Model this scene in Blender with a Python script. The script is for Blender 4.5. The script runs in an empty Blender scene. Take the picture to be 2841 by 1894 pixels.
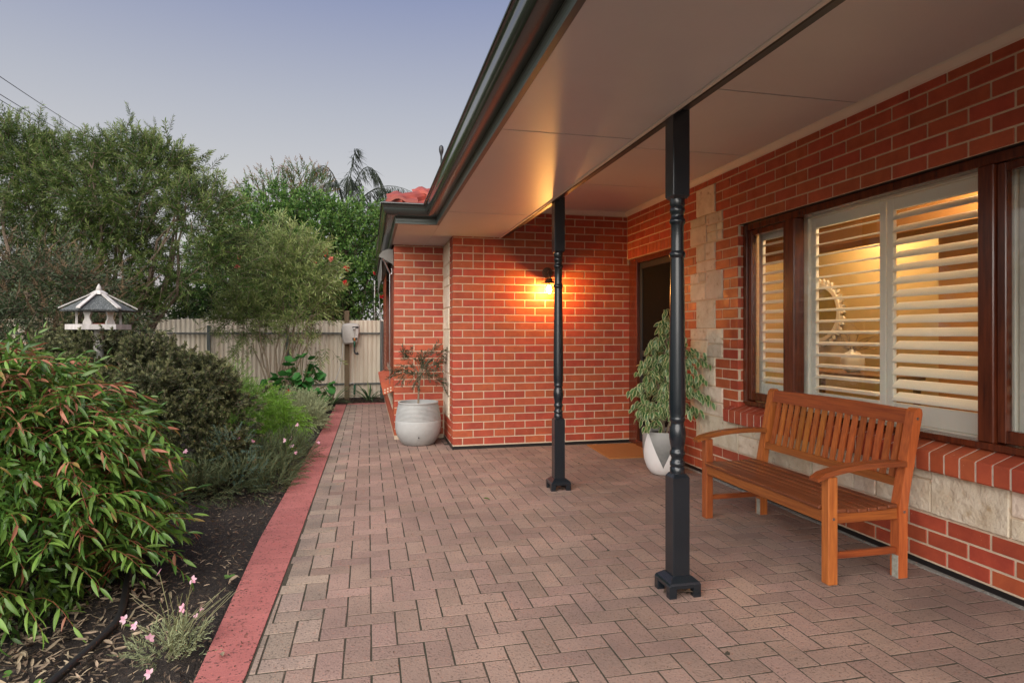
import bpy, math, random
import numpy as np
from mathutils import Vector, Matrix, Euler

random.seed(11)
rng = np.random.default_rng(11)
R = math.radians
scene = bpy.context.scene
COL = scene.collection
GZ = -0.05                      # paving level

# ------------------------------------------------------------------ camera
cam = bpy.data.cameras.new('camera')
cam.sensor_width = 36.0
cam.lens = 1729.2 / 2841 * 36
cam.shift_y = -(947 - 925.7) / 2841
cam.clip_start = 0.05
cam.clip_end = 2000
camo = bpy.data.objects.new('camera', cam)
COL.objects.link(camo)
camo.location = (0, 0, 1.242)
camo.rotation_euler = (R(90), 0, -0.2269)
scene.camera = camo

# ------------------------------------------------------------------ world and sun
SUN_EL, SUN_AZ = R(38), R(208)       # azimuth clockwise from +Y: behind the camera, to the left
world = bpy.data.worlds.new('World')
scene.world = world
world.use_nodes = True
wn, wl = world.node_tree.nodes, world.node_tree.links
bg = wn['Background']
sky = wn.new('ShaderNodeTexSky')
sky.sky_type = 'NISHITA'
sky.sun_disc = False
sky.sun_elevation = SUN_EL
sky.sun_rotation = SUN_AZ
sky.altitude = 50
sky.air_density = 1.0
sky.dust_density = 1.5
sky.ozone_density = 2.0
# dusk: the clear sky greyed, lavender overhead and warm grey at the horizon, the same all round
geo = wn.new('ShaderNodeTexCoord')
sep = wn.new('ShaderNodeSeparateXYZ')
wl.new(geo.outputs['Generated'], sep.inputs[0])
ramp = wn.new('ShaderNodeValToRGB')
ramp.color_ramp.elements[0].position = 0.0
ramp.color_ramp.elements[0].color = (5.0, 4.75, 4.6, 1)
ramp.color_ramp.elements[1].position = 1.0
ramp.color_ramp.elements[1].color = (1.35, 1.75, 3.4, 1)
for p_, c_ in ((0.10, (5.3, 5.05, 4.75)), (0.22, (4.9, 4.8, 4.7)), (0.33, (3.8, 3.9, 4.35)), (0.48, (2.15, 2.45, 3.8))):
    e_ = ramp.color_ramp.elements.new(p_)
    e_.color = c_ + (1,)
wl.new(sep.outputs[2], ramp.inputs[0])
mixs = wn.new('ShaderNodeMix')
mixs.data_type = 'RGBA'
mixs.inputs[0].default_value = 0.88
wl.new(sky.outputs[0], mixs.inputs[6])
wl.new(ramp.outputs[0], mixs.inputs[7])
wl.new(mixs.outputs[2], bg.inputs[0])
bg.inputs[1].default_value = 0.072

sun = bpy.data.lights.new('sun', 'SUN')
sun.energy = 3.6
sun.angle = R(75)
sun.color = (1.0, 0.93, 0.86)
suno = bpy.data.objects.new('sun', sun)
COL.objects.link(suno)
sd = Vector((math.sin(SUN_AZ) * math.cos(SUN_EL), math.cos(SUN_AZ) * math.cos(SUN_EL), math.sin(SUN_EL)))
suno.rotation_euler = (-sd).to_track_quat('-Z', 'Y').to_euler()
suno.location = (0, -6, 12)

scene.view_settings.view_transform = 'Standard'
scene.view_settings.look = 'None'
scene.view_settings.gamma = 1
scene.view_settings.exposure = 0.85
scene.cycles.use_denoising = True
scene.cycles.max_bounces = 8
scene.cycles.transparent_max_bounces = 12
scene.cycles.sample_clamp_indirect = 6

# ------------------------------------------------------------------ materials
MATS = {}


def nodes_of(name):
    m = bpy.data.materials.new(name)
    m.use_nodes = True
    MATS[name] = m
    return m, m.node_tree.nodes, m.node_tree.links, m.node_tree.nodes['Principled BSDF']


def rnd_node(n, l):
    """one random number for each object and each loose piece"""
    g = n.new('ShaderNodeNewGeometry')
    oi = n.new('ShaderNodeObjectInfo')
    a = n.new('ShaderNodeMath'); a.operation = 'ADD'
    l.new(g.outputs['Random Per Island'], a.inputs[0]); l.new(oi.outputs['Random'], a.inputs[1])
    f = n.new('ShaderNodeMath'); f.operation = 'FRACT'
    l.new(a.outputs[0], f.inputs[0])
    return g, f


def mixc(n, l, fac, a, b):
    m = n.new('ShaderNodeMix'); m.data_type = 'RGBA'
    for sock, v in ((m.inputs[0], fac), (m.inputs[6], a), (m.inputs[7], b)):
        if isinstance(v, (int, float)): sock.default_value = v
        elif isinstance(v, tuple): sock.default_value = v + (1,) if len(v) == 3 else v
        else: l.new(v, sock)
    return m.outputs[2]


def noise(n, l, vec, scale, detail=4, rough=0.6, stretch=None):
    if stretch:
        mp = n.new('ShaderNodeMapping'); mp.inputs['Scale'].default_value = stretch
        l.new(vec, mp.inputs[0]); vec = mp.outputs[0]
    t = n.new('ShaderNodeTexNoise')
    t.inputs['Scale'].default_value = scale; t.inputs['Detail'].default_value = detail; t.inputs['Roughness'].default_value = rough
    l.new(vec, t.inputs['Vector'])
    return t.outputs['Fac']


def rampf(n, l, src, lo, hi):
    m = n.new('ShaderNodeMapRange'); m.inputs[1].default_value = lo; m.inputs[2].default_value = hi
    l.new(src, m.inputs[0])
    return m.outputs[0]


def mat(name, col, col2=None, rough=0.6, scale=18, piece=0.0, hue=0.0, bump=0.0, bscale=120, spec=0.5, metal=0.0,
        stretch=None, speck=None, speck_scale=150, speck_at=(0.62, 0.68), rough2=None, lo=0.35, hi=0.7, coat=0.0):
    m, n, l, b = nodes_of(name)
    g, r = rnd_node(n, l)
    pos = g.outputs['Position']
    if col2 is None:
        col2 = tuple(c * 0.78 for c in col)
    nz = noise(n, l, pos, scale, 5, 0.62, stretch)
    f = rampf(n, l, nz, lo, hi)
    c = mixc(n, l, f, col, col2)
    if speck:
        s = rampf(n, l, noise(n, l, pos, speck_scale, 2, 0.5), *speck_at)
        c = mixc(n, l, s, c, speck)
    if piece or hue:
        h = n.new('ShaderNodeHueSaturation')
        mv = n.new('ShaderNodeMapRange'); mv.inputs[3].default_value = 1 - piece; mv.inputs[4].default_value = 1 + piece
        l.new(r.outputs[0], mv.inputs[0]); l.new(mv.outputs[0], h.inputs['Value'])
        if hue:
            mu = n.new('ShaderNodeMath'); mu.operation = 'MULTIPLY'; mu.inputs[1].default_value = 7.31
            l.new(r.outputs[0], mu.inputs[0])
            fr = n.new('ShaderNodeMath'); fr.operation = 'FRACT'; l.new(mu.outputs[0], fr.inputs[0])
            mh = n.new('ShaderNodeMapRange'); mh.inputs[3].default_value = 0.5 - hue; mh.inputs[4].default_value = 0.5 + hue
            l.new(fr.outputs[0], mh.inputs[0]); l.new(mh.outputs[0], h.inputs['Hue'])
        l.new(c, h.inputs['Color']); c = h.outputs[0]
    l.new(c, b.inputs['Base Color'])
    b.inputs['Roughness'].default_value = rough
    if rough2 is not None:
        mr = n.new('ShaderNodeMapRange'); mr.inputs[3].default_value = rough; mr.inputs[4].default_value = rough2
        l.new(f, mr.inputs[0]); l.new(mr.outputs[0], b.inputs['Roughness'])
    b.inputs['Specular IOR Level'].default_value = spec
    b.inputs['Metallic'].default_value = metal
    if coat:
        b.inputs['Coat Weight'].default_value = coat; b.inputs['Coat Roughness'].default_value = 0.15
    if bump:
        bp = n.new('ShaderNodeBump'); bp.inputs['Strength'].default_value = 1.0; bp.inputs['Distance'].default_value = bump
        l.new(noise(n, l, pos, bscale, 4, 0.6, stretch), bp.inputs['Height']); l.new(bp.outputs[0], b.inputs['Normal'])
    return m


def leafmat(name, a, b_, rough=0.45, trans=0.3, spec=0.4):
    """foliage: colour drawn between two greens for each leaf, some light let through"""
    m, n, l, b = nodes_of(name)
    g, r = rnd_node(n, l)
    nz = rampf(n, l, noise(n, l, g.outputs['Position'], 2.2, 3), 0.3, 0.75)
    av = n.new('ShaderNodeMath'); av.operation = 'MULTIPLY_ADD'; av.inputs[1].default_value = 0.65; av.use_clamp = True
    l.new(r.outputs[0], av.inputs[0])
    hv = n.new('ShaderNodeMath'); hv.operation = 'MULTIPLY'; hv.inputs[1].default_value = 0.35
    l.new(nz, hv.inputs[0]); l.new(hv.outputs[0], av.inputs[2])
    c = mixc(n, l, av.outputs[0], a, b_)
    l.new(c, b.inputs['Base Color'])
    b.inputs['Roughness'].default_value = rough
    b.inputs['Specular IOR Level'].default_value = spec
    t = n.new('ShaderNodeBsdfTranslucent')
    l.new(c, t.inputs[0])
    ms = n.new('ShaderNodeMixShader'); ms.inputs[0].default_value = trans
    out = n['Material Output']
    l.new(b.outputs[0], ms.inputs[1]); l.new(t.outputs[0], ms.inputs[2]); l.new(ms.outputs[0], out.inputs[0])
    return m


def glassmat(name, ior=1.5, rough=0.0, tint=(0.93, 0.96, 0.95)):
    m, n, l, b = nodes_of(name)
    n.remove(b)
    t = n.new('ShaderNodeBsdfTransparent'); t.inputs[0].default_value = tint + (1,)
    gl = n.new('ShaderNodeBsdfGlossy'); gl.inputs['Roughness'].default_value = rough
    lw = n.new('ShaderNodeLayerWeight'); lw.inputs[0].default_value = 0.5
    pw = n.new('ShaderNodeMath'); pw.operation = 'POWER'; pw.inputs[1].default_value = 4.0
    l.new(lw.outputs['Facing'], pw.inputs[0])
    fr = n.new('ShaderNodeMath'); fr.operation = 'MULTIPLY_ADD'; fr.inputs[1].default_value = 0.9; fr.inputs[2].default_value = ((ior - 1) / (ior + 1)) ** 2
    l.new(pw.outputs[0], fr.inputs[0])
    ms = n.new('ShaderNodeMixShader')
    l.new(fr.outputs[0], ms.inputs[0]); l.new(t.outputs[0], ms.inputs[1]); l.new(gl.outputs[0], ms.inputs[2])
    l.new(ms.outputs[0], n['Material Output'].inputs[0])
    return m


def emitmat(name, col, strength):
    m, n, l, b = nodes_of(name)
    b.inputs['Base Color'].default_value = col + (1,)
    b.inputs['Emission Color'].default_value = col + (1,)
    b.inputs['Emission Strength'].default_value = strength
    return m


mat('brick', (0.43, 0.090, 0.041), (0.32, 0.061, 0.030), rough=0.42, rough2=0.6, scale=9, piece=0.12, hue=0.007, bump=0.0006, bscale=160,
    speck=(0.55, 0.36, 0.24), speck_scale=95, speck_at=(0.73, 0.78), spec=0.4)
mat('mortar', (0.66, 0.53, 0.38), (0.55, 0.43, 0.31), rough=0.95, scale=30, bump=0.002, bscale=220)
mat('sill_mortar', (0.62, 0.53, 0.43), (0.50, 0.42, 0.34), rough=0.95, scale=30, bump=0.003, bscale=120)
mat('stone', (0.70, 0.61, 0.48), (0.55, 0.44, 0.31), rough=0.92, scale=7, piece=0.13, hue=0.014, bump=0.016, bscale=20,
    speck=(0.40, 0.27, 0.15), speck_scale=17, speck_at=(0.60, 0.80), lo=0.42, hi=0.75)
mat("paver", (0.325, 0.220, 0.175), (0.205, 0.140, 0.115), rough=0.92, scale=1.3, piece=0.13, hue=0.007, bump=0.005, bscale=85,
    speck=(0.15, 0.10, 0.08), speck_scale=105, speck_at=(0.57, 0.68))
mat('paver_edge', (0.33, 0.245, 0.19), (0.19, 0.15, 0.125), rough=0.92, scale=3, piece=0.18, hue=0.010, bump=0.005, bscale=85,
    speck=(0.13, 0.10, 0.08), speck_scale=105, speck_at=(0.56, 0.68))
mat('joint_sand', (0.060, 0.046, 0.032), (0.030, 0.034, 0.020), rough=1, scale=4, bump=0.004, bscale=260, speck=(0.17, 0.125, 0.085), speck_scale=150, speck_at=(0.62, 0.70))
mat('kerb_paint', (0.40, 0.135, 0.12), (0.32, 0.10, 0.09), rough=0.85, scale=3, piece=0.06, bump=0.002, bscale=160,
    speck=(0.13, 0.05, 0.045), speck_scale=75, speck_at=(0.60, 0.66))
mat('soil', (0.035, 0.026, 0.020), (0.016, 0.012, 0.010), rough=1, scale=7, bump=0.03, bscale=45,
    speck=(0.16, 0.125, 0.085), speck_scale=85, speck_at=(0.64, 0.70))
mat('ground', (0.07, 0.075, 0.04), (0.10, 0.085, 0.05), rough=1, scale=0.6)
mat('gutter_metal', (0.022, 0.027, 0.024), (0.018, 0.022, 0.020), rough=0.2, scale=4, spec=0.6, coat=0.5)
mat('fascia_metal', (0.075, 0.09, 0.08), (0.06, 0.07, 0.064), rough=0.35, scale=4)
mat('post_paint', (0.009, 0.0135, 0.0185), (0.007, 0.011, 0.015), rough=0.27, scale=6, spec=0.5, coat=0.3)
mat('soffit_paint', (0.56, 0.56, 0.57), (0.53, 0.53, 0.54), rough=0.42, scale=2)
mat('trim_paint', (0.66, 0.62, 0.55), (0.60, 0.56, 0.50), rough=0.5, scale=3)
mat('ceiling_gap', (0.04, 0.035, 0.03), rough=0.9)
mat('dark_beam', (0.022, 0.024, 0.026), rough=0.4)
mat('roof_tile', (0.36, 0.07, 0.042), (0.20, 0.04, 0.028), rough=0.55, scale=8, piece=0.15)
mat('window_timber', (0.135, 0.030, 0.011), (0.050, 0.011, 0.006), rough=0.2, scale=14, stretch=(3, 3, 0.25), coat=0.3, bump=0.0006)
mat('door_screen', (0.010, 0.009, 0.009), (0.007, 0.0065, 0.006), rough=0.85, scale=30, spec=0.08)
mat('shutter_paint', (0.88, 0.86, 0.79), (0.85, 0.83, 0.76), rough=0.38, scale=3)
mat('metal', (0.55, 0.55, 0.55), rough=0.3, metal=1.0)
mat('bench_timber', (0.43, 0.132, 0.030), (0.25, 0.064, 0.016), rough=0.36, scale=7, stretch=(9, 9, 0.6), piece=0.20, hue=0.010, coat=0.12, bump=0.0008, bscale=9)
mat('bench_rail', (0.35, 0.098, 0.023), (0.19, 0.045, 0.013), rough=0.36, scale=7, stretch=(9, 0.5, 9), piece=0.12, hue=0.008, coat=0.12, bump=0.0008, bscale=9)
mat('bench_arm', (0.33, 0.090, 0.021), (0.17, 0.040, 0.012), rough=0.36, scale=7, stretch=(0.7, 9, 9), piece=0.12, hue=0.008, coat=0.12, bump=0.0008, bscale=9)
mat('bench_seat', (0.22, 0.066, 0.026), (0.115, 0.032, 0.014), rough=0.38, scale=7, stretch=(9, 0.5, 9), piece=0.12, bump=0.0008, bscale=60)
mat('leg_wear', (0.42, 0.42, 0.36), (0.24, 0.22, 0.17), rough=0.8, scale=40)
mat('pot_grey', (0.44, 0.445, 0.43), (0.36, 0.365, 0.355), rough=0.75, scale=5, bump=0.004, bscale=40)
mat('potting_soil', (0.03, 0.022, 0.016), rough=1, bump=0.02, bscale=60)
mat('coir', (0.42, 0.17, 0.040), (0.33, 0.125, 0.03), rough=1, scale=70, bump=0.008, bscale=300)
mat('lamp_metal', (0.13, 0.075, 0.045), (0.08, 0.048, 0.03), rough=0.5, scale=25, metal=0.4)
glassmat('lamp_glass', 1.3)
emitmat('bulb', (1.0, 0.44, 0.10), 520)
glassmat('window_glass', 1.6, tint=(0.97, 0.98, 0.97))
mat('fence_sheet', (0.74, 0.67, 0.55), (0.58, 0.49, 0.37), rough=0.55, scale=1.6, stretch=(7, 1, 0.35), piece=0.05)
mat('fence_steel', (0.10, 0.115, 0.11), (0.075, 0.085, 0.08), rough=0.5)
mat('old_timber', (0.20, 0.145, 0.085), (0.12, 0.085, 0.05), rough=0.85, scale=20, stretch=(3, 3, 0.3))
mat('reel_plastic', (0.56, 0.53, 0.49), (0.50, 0.47, 0.43), rough=0.5)
mat('black_plastic', (0.012, 0.012, 0.013), rough=0.35)
mat('green_plastic', (0.012, 0.11, 0.055), rough=0.4)
mat('orange_plastic', (0.55, 0.19, 0.03), rough=0.4)
mat('hose', (0.62, 0.60, 0.55), rough=0.5)
mat('rubber', (0.012, 0.012, 0.013), (0.018, 0.017, 0.016), rough=0.6, scale=12)
mat('feeder_white', (0.54, 0.52, 0.50), (0.36, 0.34, 0.31), rough=0.7, scale=25, stretch=(1, 1, 0.3))
mat('feeder_felt', (0.075, 0.085, 0.085), (0.035, 0.042, 0.042), rough=0.95, scale=70, bump=0.004, bscale=160, speck=(0.32, 0.33, 0.33), speck_scale=160, speck_at=(0.58, 0.66))
mat('feeder_red', (0.42, 0.05, 0.03), rough=0.6)
mat('awning_grey', (0.17, 0.165, 0.15), (0.14, 0.135, 0.12), rough=0.6)
mat('bark', (0.20, 0.15, 0.11), (0.10, 0.07, 0.05), rough=0.95, scale=30, bump=0.01, bscale=60)
mat('pale_bark', (0.30, 0.24, 0.17), (0.18, 0.135, 0.09), rough=0.95, scale=30)
mat('twig_red', (0.26, 0.075, 0.035), rough=0.7)
mat('room_wall', (0.55, 0.42, 0.20), (0.52, 0.40, 0.19), rough=0.9, scale=2)
mat('room_brown', (0.42, 0.21, 0.07), (0.38, 0.19, 0.06), rough=0.9, scale=2)
mat('room_floor', (0.26, 0.14, 0.07), rough=0.5)
mat('mirror_glass', (0.50, 0.47, 0.32), rough=0.12, metal=0.9)
mat('neighbour_wall', (0.45, 0.43, 0.40), rough=0.9)
mat('neighbour_roof', (0.30, 0.29, 0.28), rough=0.7)
mat('wire', (0.03, 0.03, 0.035), rough=0.6)
mat('litter_pale', (0.30, 0.235, 0.155), (0.19, 0.14, 0.09), rough=0.85, piece=0.4, hue=0.012, scale=30)
mat('litter_dark', (0.10, 0.065, 0.04), (0.05, 0.035, 0.025), rough=0.9, piece=0.4, scale=30)
mat('concrete', (0.26, 0.25, 0.225), (0.17, 0.165, 0.15), rough=0.95, scale=14, bump=0.012, bscale=50)

leafmat('leaf_myrtle', (0.028, 0.095, 0.018), (0.165, 0.285, 0.045), rough=0.36, spec=0.5)
leafmat('leaf_lime', (0.143, 0.286, 0.046), (0.247, 0.390, 0.078), rough=0.4)
leafmat('leaf_bronze', (0.20, 0.13, 0.035), (0.32, 0.22, 0.07), rough=0.4)
leafmat('leaf_pink', (0.40, 0.12, 0.07), (0.42, 0.22, 0.13), rough=0.4)
leafmat('leaf_bottle', (0.018, 0.046, 0.009), (0.100, 0.165, 0.030), rough=0.5)
leafmat('leaf_bottle_new', (0.080, 0.140, 0.030), (0.23, 0.29, 0.080), rough=0.5)
leafmat('leaf_dense', (0.022, 0.075, 0.018), (0.115, 0.235, 0.045), rough=0.4)
leafmat('leaf_dense_new', (0.101, 0.223, 0.047), (0.189, 0.311, 0.068), rough=0.4)
leafmat('leaf_hedge', (0.014, 0.040, 0.010), (0.050, 0.090, 0.022), rough=0.5)  # darkened green: shade inside the bottlebrush tree put into the leaf colour
leafmat('leaf_rust', (0.255, 0.128, 0.053), (0.165, 0.112, 0.045), rough=0.6)
leafmat('leaf_grev', (0.070, 0.130, 0.032), (0.24, 0.315, 0.085), rough=0.45)
leafmat('leaf_grev_new', (0.25, 0.32, 0.10), (0.36, 0.41, 0.15), rough=0.45)
leafmat('leaf_budd', (0.026, 0.050, 0.020), (0.095, 0.125, 0.058), rough=0.55)
leafmat('plume', (0.20, 0.135, 0.075), (0.12, 0.085, 0.050), rough=0.9, trans=0.1)
leafmat('leaf_brown', (0.024, 0.036, 0.012), (0.090, 0.105, 0.042), rough=0.6)
leafmat('leaf_brown_tip', (0.11, 0.125, 0.050), (0.205, 0.210, 0.090), rough=0.6)
leafmat('leaf_fern', (0.14, 0.31, 0.03), (0.26, 0.46, 0.06), rough=0.5)
leafmat('leaf_grey', (0.210, 0.255, 0.143), (0.375, 0.405, 0.210), rough=0.6)
leafmat('leaf_ger', (0.027, 0.128, 0.027), (0.068, 0.225, 0.048), rough=0.5)
leafmat('leaf_strap', (0.033, 0.090, 0.036), (0.090, 0.180, 0.060), rough=0.35)
leafmat('leaf_catmint', (0.060, 0.093, 0.042), (0.128, 0.165, 0.075), rough=0.6)
leafmat('leaf_blue', (0.045, 0.095, 0.07), (0.08, 0.14, 0.10), rough=0.6)
leafmat('leaf_palm', (0.022, 0.030, 0.018), (0.045, 0.060, 0.030), rough=0.5)
leafmat('leaf_olive', (0.035, 0.050, 0.026), (0.105, 0.120, 0.070), rough=0.4)
leafmat('ficus_green', (0.053, 0.135, 0.042), (0.112, 0.225, 0.072), rough=0.32)
leafmat('ficus_cream', (0.587, 0.625, 0.338), (0.450, 0.525, 0.250), rough=0.35)
leafmat('petal_red', (0.620, 0.018, 0.030), (0.700, 0.050, 0.060), rough=0.5, trans=0.2)
leafmat('petal_pink', (0.680, 0.240, 0.360), (0.800, 0.580, 0.640), rough=0.6, trans=0.3)
leafmat('petal_coral', (0.550, 0.130, 0.090), (0.620, 0.220, 0.150), rough=0.6, trans=0.2)
leafmat('stem_green', (0.100, 0.120, 0.045), (0.170, 0.150, 0.070), rough=0.6, trans=0.0)


def zigzag_mat():
    """white triangles painted round a grey concrete pot"""
    m, n, l, b = nodes_of('pot_zigzag')
    tc = n.new('ShaderNodeTexCoord')
    sp = n.new('ShaderNodeSeparateXYZ'); l.new(tc.outputs['Object'], sp.inputs[0])
    at = n.new('ShaderNodeMath'); at.operation = 'ARCTAN2'
    l.new(sp.outputs[0], at.inputs[0]); l.new(sp.outputs[1], at.inputs[1])
    sc_ = n.new('ShaderNodeMath'); sc_.operation = 'MULTIPLY_ADD'; sc_.inputs[1].default_value = 4 / (2 * math.pi); sc_.inputs[2].default_value = 4.70
    l.new(at.outputs[0], sc_.inputs[0])
    fr = n.new('ShaderNodeMath'); fr.operation = 'PINGPONG'; fr.inputs[1].default_value = 0.5
    l.new(sc_.outputs[0], fr.inputs[0])
    hh = n.new('ShaderNodeMath'); hh.operation = 'MULTIPLY_ADD'; hh.inputs[1].default_value = 0.66; hh.inputs[2].default_value = 0.075
    l.new(fr.outputs[0], hh.inputs[0])
    gt = n.new('ShaderNodeMath'); gt.operation = 'GREATER_THAN'
    l.new(sp.outputs[2], gt.inputs[0]); l.new(hh.outputs[0], gt.inputs[1])
    nz = noise(n, l, tc.outputs['Object'], 16, 5)
    band = rampf(n, l, sp.outputs[2], 0.22, 0.36)
    g0 = mixc(n, l, rampf(n, l, nz, 0.35, 0.65), (0.13, 0.135, 0.13), (0.19, 0.19, 0.18))
    grey = mixc(n, l, band, g0, (0.30, 0.30, 0.285))
    white = mixc(n, l, nz, (0.74, 0.72, 0.70), (0.66, 0.64, 0.62))
    l.new(mixc(n, l, gt.outputs[0], white, grey), b.inputs['Base Color'])
    b.inputs['Roughness'].default_value = 0.6


zigzag_mat()

# ------------------------------------------------------------------ object helpers
WLOC = {}


def link(o, parent, loc=(0, 0, 0)):
    """loc is in world space"""
    COL.objects.link(o)
    loc = Vector(loc)
    if parent is not None:
        o.parent = parent
        o.location = loc - WLOC[parent.name]
    else:
        o.location = loc
    WLOC[o.name] = loc
    return o


def tag(o, label=None, cat=None, group=None, kind=None):
    if label: o['label'] = label
    if cat: o['category'] = cat
    if group: o['group'] = group
    if kind: o['kind'] = kind
    return o


def empty(name, loc, label=None, cat=None, group=None, kind=None, parent=None):
    o = bpy.data.objects.new(name, None)
    o.empty_display_size = 0.1
    link(o, parent, loc)
    return tag(o, label, cat, group, kind)


def mesh(name, V, F, mats=(), midx=None, smooth=False):
    me = bpy.data.meshes.new(name)
    V = np.asarray(V, dtype=np.float32).reshape(-1, 3)
    if isinstance(F, np.ndarray) and F.ndim == 2:
        k = F.shape[1]; nf = len(F)
        me.vertices.add(len(V)); me.vertices.foreach_set('co', V.ravel())
        me.loops.add(nf * k); me.loops.foreach_set('vertex_index', F.astype(np.int32).ravel())
        me.polygons.add(nf); me.polygons.foreach_set('loop_start', np.arange(0, nf * k, k, dtype=np.int32))
        try:
            me.polygons.foreach_set('loop_total', np.full(nf, k, dtype=np.int32))
        except Exception:
            pass
    else:
        me.from_pydata(V.tolist(), [], [list(map(int, f)) for f in F])
    for m in mats:
        me.materials.append(MATS[m])
    if midx is not None:
        me.polygons.foreach_set('material_index', np.asarray(midx, dtype=np.int32))
    if smooth:
        me.polygons.foreach_set('use_smooth', np.ones(len(me.polygons), dtype=bool))
    me.update(calc_edges=True)
    me.validate()
    return me


def obj(name, V, F, m, parent=None, midx=None, smooth=False, origin=None):
    V = np.asarray(V, dtype=np.float64).reshape(-1, 3)
    if origin is None:
        origin = (V.min(0) + V.max(0)) / 2
    origin = np.asarray(origin, dtype=np.float64)
    me = mesh(name, V - origin, F, [m] if isinstance(m, str) else m, midx, smooth)
    return link(bpy.data.objects.new(name, me), parent, origin)


def inst(name, me, M, parent):
    """a piece that shares mesh data, at world matrix M"""
    o = bpy.data.objects.new(name, me)
    COL.objects.link(o)
    o.parent = parent
    o.matrix_basis = Matrix.Translation(-WLOC[parent.name]) @ M
    WLOC[o.name] = M.translation.copy()
    return o


class G:
    """collects boxes, tubes, lathes and prisms into one mesh"""

    def __init__(s):
        s.V, s.F, s.M = [], [], []

    def add(s, V, F, m=0):
        b = len(s.V)
        s.V.extend([tuple(v) for v in V])
        s.F.extend([tuple(i + b for i in f) for f in F])
        s.M.extend([m] * len(F))
        return s

    def box(s, x0, x1, y0, y1, z0, z1, bev=0.0, m=0):
        if bev <= 0:
            V = [(x, y, z) for x in (x0, x1) for y in (y0, y1) for z in (z0, z1)]
            F = [(0, 1, 3, 2), (4, 6, 7, 5), (0, 4, 5, 1), (2, 3, 7, 6), (0, 2, 6, 4), (1, 5, 7, 3)]
            return s.add(V, F, m)
        lo, hi = (x0, y0, z0), (x1, y1, z1)
        V, idx = [], {}
        for sx in (0, 1):
            for sy in (0, 1):
                for sz in (0, 1):
                    sg = (sx, sy, sz)
                    for ax in range(3):
                        p = []
                        for k in range(3):
                            e = hi[k] if sg[k] else lo[k]
                            p.append(e if k == ax else e + (-bev if sg[k] else bev))
                        idx[(sg, ax)] = len(V); V.append(p)
        F = []
        for ax in range(3):
            a, b = [k for k in range(3) if k != ax]
            for sd_ in (0, 1):
                q = []
                for (i, j) in ((0, 0), (1, 0), (1, 1), (0, 1)):
                    sg = [0, 0, 0]; sg[ax] = sd_; sg[a] = i; sg[b] = j
                    q.append(idx[(tuple(sg), ax)])
                F.append(tuple(q))
        for ax in range(3):
            a, b = [k for k in range(3) if k != ax]
            for i in (0, 1):
                for j in (0, 1):
                    sg0 = [0, 0, 0]; sg0[a] = i; sg0[b] = j
                    sg1 = list(sg0); sg1[ax] = 1
                    F.append((idx[(tuple(sg0), a)], idx[(tuple(sg0), b)], idx[(tuple(sg1), b)], idx[(tuple(sg1), a)]))
        for sx in (0, 1):
            for sy in (0, 1):
                for sz in (0, 1):
                    F.append(tuple(idx[((sx, sy, sz), k)] for k in range(3)))
        return s.add(V, F, m)

    def prism(s, pts, axis, a0, a1, m=0):
        """outline in the two other axes (in x,y,z order) pushed along axis"""
        n = len(pts)

        def P(p, a):
            q = list(p); q.insert(axis, a); return tuple(q)
        V = [P(p, a0) for p in pts] + [P(p, a1) for p in pts]
        F = [tuple(range(n))[::-1], tuple(range(n, 2 * n))] + [(i, (i + 1) % n, n + (i + 1) % n, n + i) for i in range(n)]
        return s.add(V, F, m)

    def lathe(s, prof, c=(0, 0), n=24, m=0, caps=True, squash=None):
        V, F = [], []
        for r, z in prof:
            for i in range(n):
                a = 2 * math.pi * i / n
                V.append((c[0] + r * math.cos(a), c[1] + r * math.sin(a), z))
        for k in range(len(prof) - 1):
            for i in range(n):
                j = (i + 1) % n
                F.append((k * n + i, k * n + j, (k + 1) * n + j, (k + 1) * n + i))
        if caps:
            F.append(tuple(range(n))[::-1]); F.append(tuple(range((len(prof) - 1) * n, len(prof) * n)))
        return s.add(V, F, m)

    def tube(s, pts, r, n=6, m=0):
        pts = [Vector(p) for p in pts]
        rs = r if isinstance(r, (list, tuple)) else [r] * len(pts)
        V, F = [], []
        up = None
        for i, p in enumerate(pts):
            d = (pts[min(i + 1, len(pts) - 1)] - pts[max(i - 1, 0)])
            d = d.normalized() if d.length > 1e-9 else Vector((0, 0, 1))
            if up is None:
                up = Vector((0, 0, 1)) if abs(d.z) < 0.9 else Vector((1, 0, 0))
            a = d.cross(up)
            a = a.normalized() if a.length > 1e-6 else d.orthogonal().normalized()
            b = a.cross(d).normalized(); up = b
            for k in range(n):
                t = 2 * math.pi * k / n
                V.append(tuple(p + (a * math.cos(t) + b * math.sin(t)) * rs[i]))
        for i in range(len(pts) - 1):
            for k in range(n):
                j = (k + 1) % n
                F.append((i * n + k, i * n + j, (i + 1) * n + j, (i + 1) * n + k))
        F.append(tuple(range(n))[::-1]); F.append(tuple(range((len(pts) - 1) * n, len(pts) * n)))
        return s.add(V, F, m)

    def obj(s, name, m, parent=None, smooth=False, origin=None):
        return obj(name, s.V, s.F, m, parent, s.M if not isinstance(m, str) else None, smooth, origin)


def smooth_by_angle(o, ang=35):
    me = o.data
    me.polygons.foreach_set('use_smooth', np.ones(len(me.polygons), dtype=bool))
    me.set_sharp_from_angle(angle=R(ang))
    return o


# camera figures, used only to rank repeats by the size they show
CA, SA = math.cos(0.2269), math.sin(0.2269)


def view(p):
    xc = p[0] * CA - p[1] * SA; zc = p[0] * SA + p[1] * CA
    if zc < 0.2: return None
    return 1420.5 + 1729.2 * xc / zc, 925.7 - 1729.2 * (p[2] - 1.242) / zc, zc

# ================================================================== the setting
g = G(); g.box(-300, 300, -300, 300, -0.6, -0.16)
tag(g.obj('ground', 'ground'), kind='structure')

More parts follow.
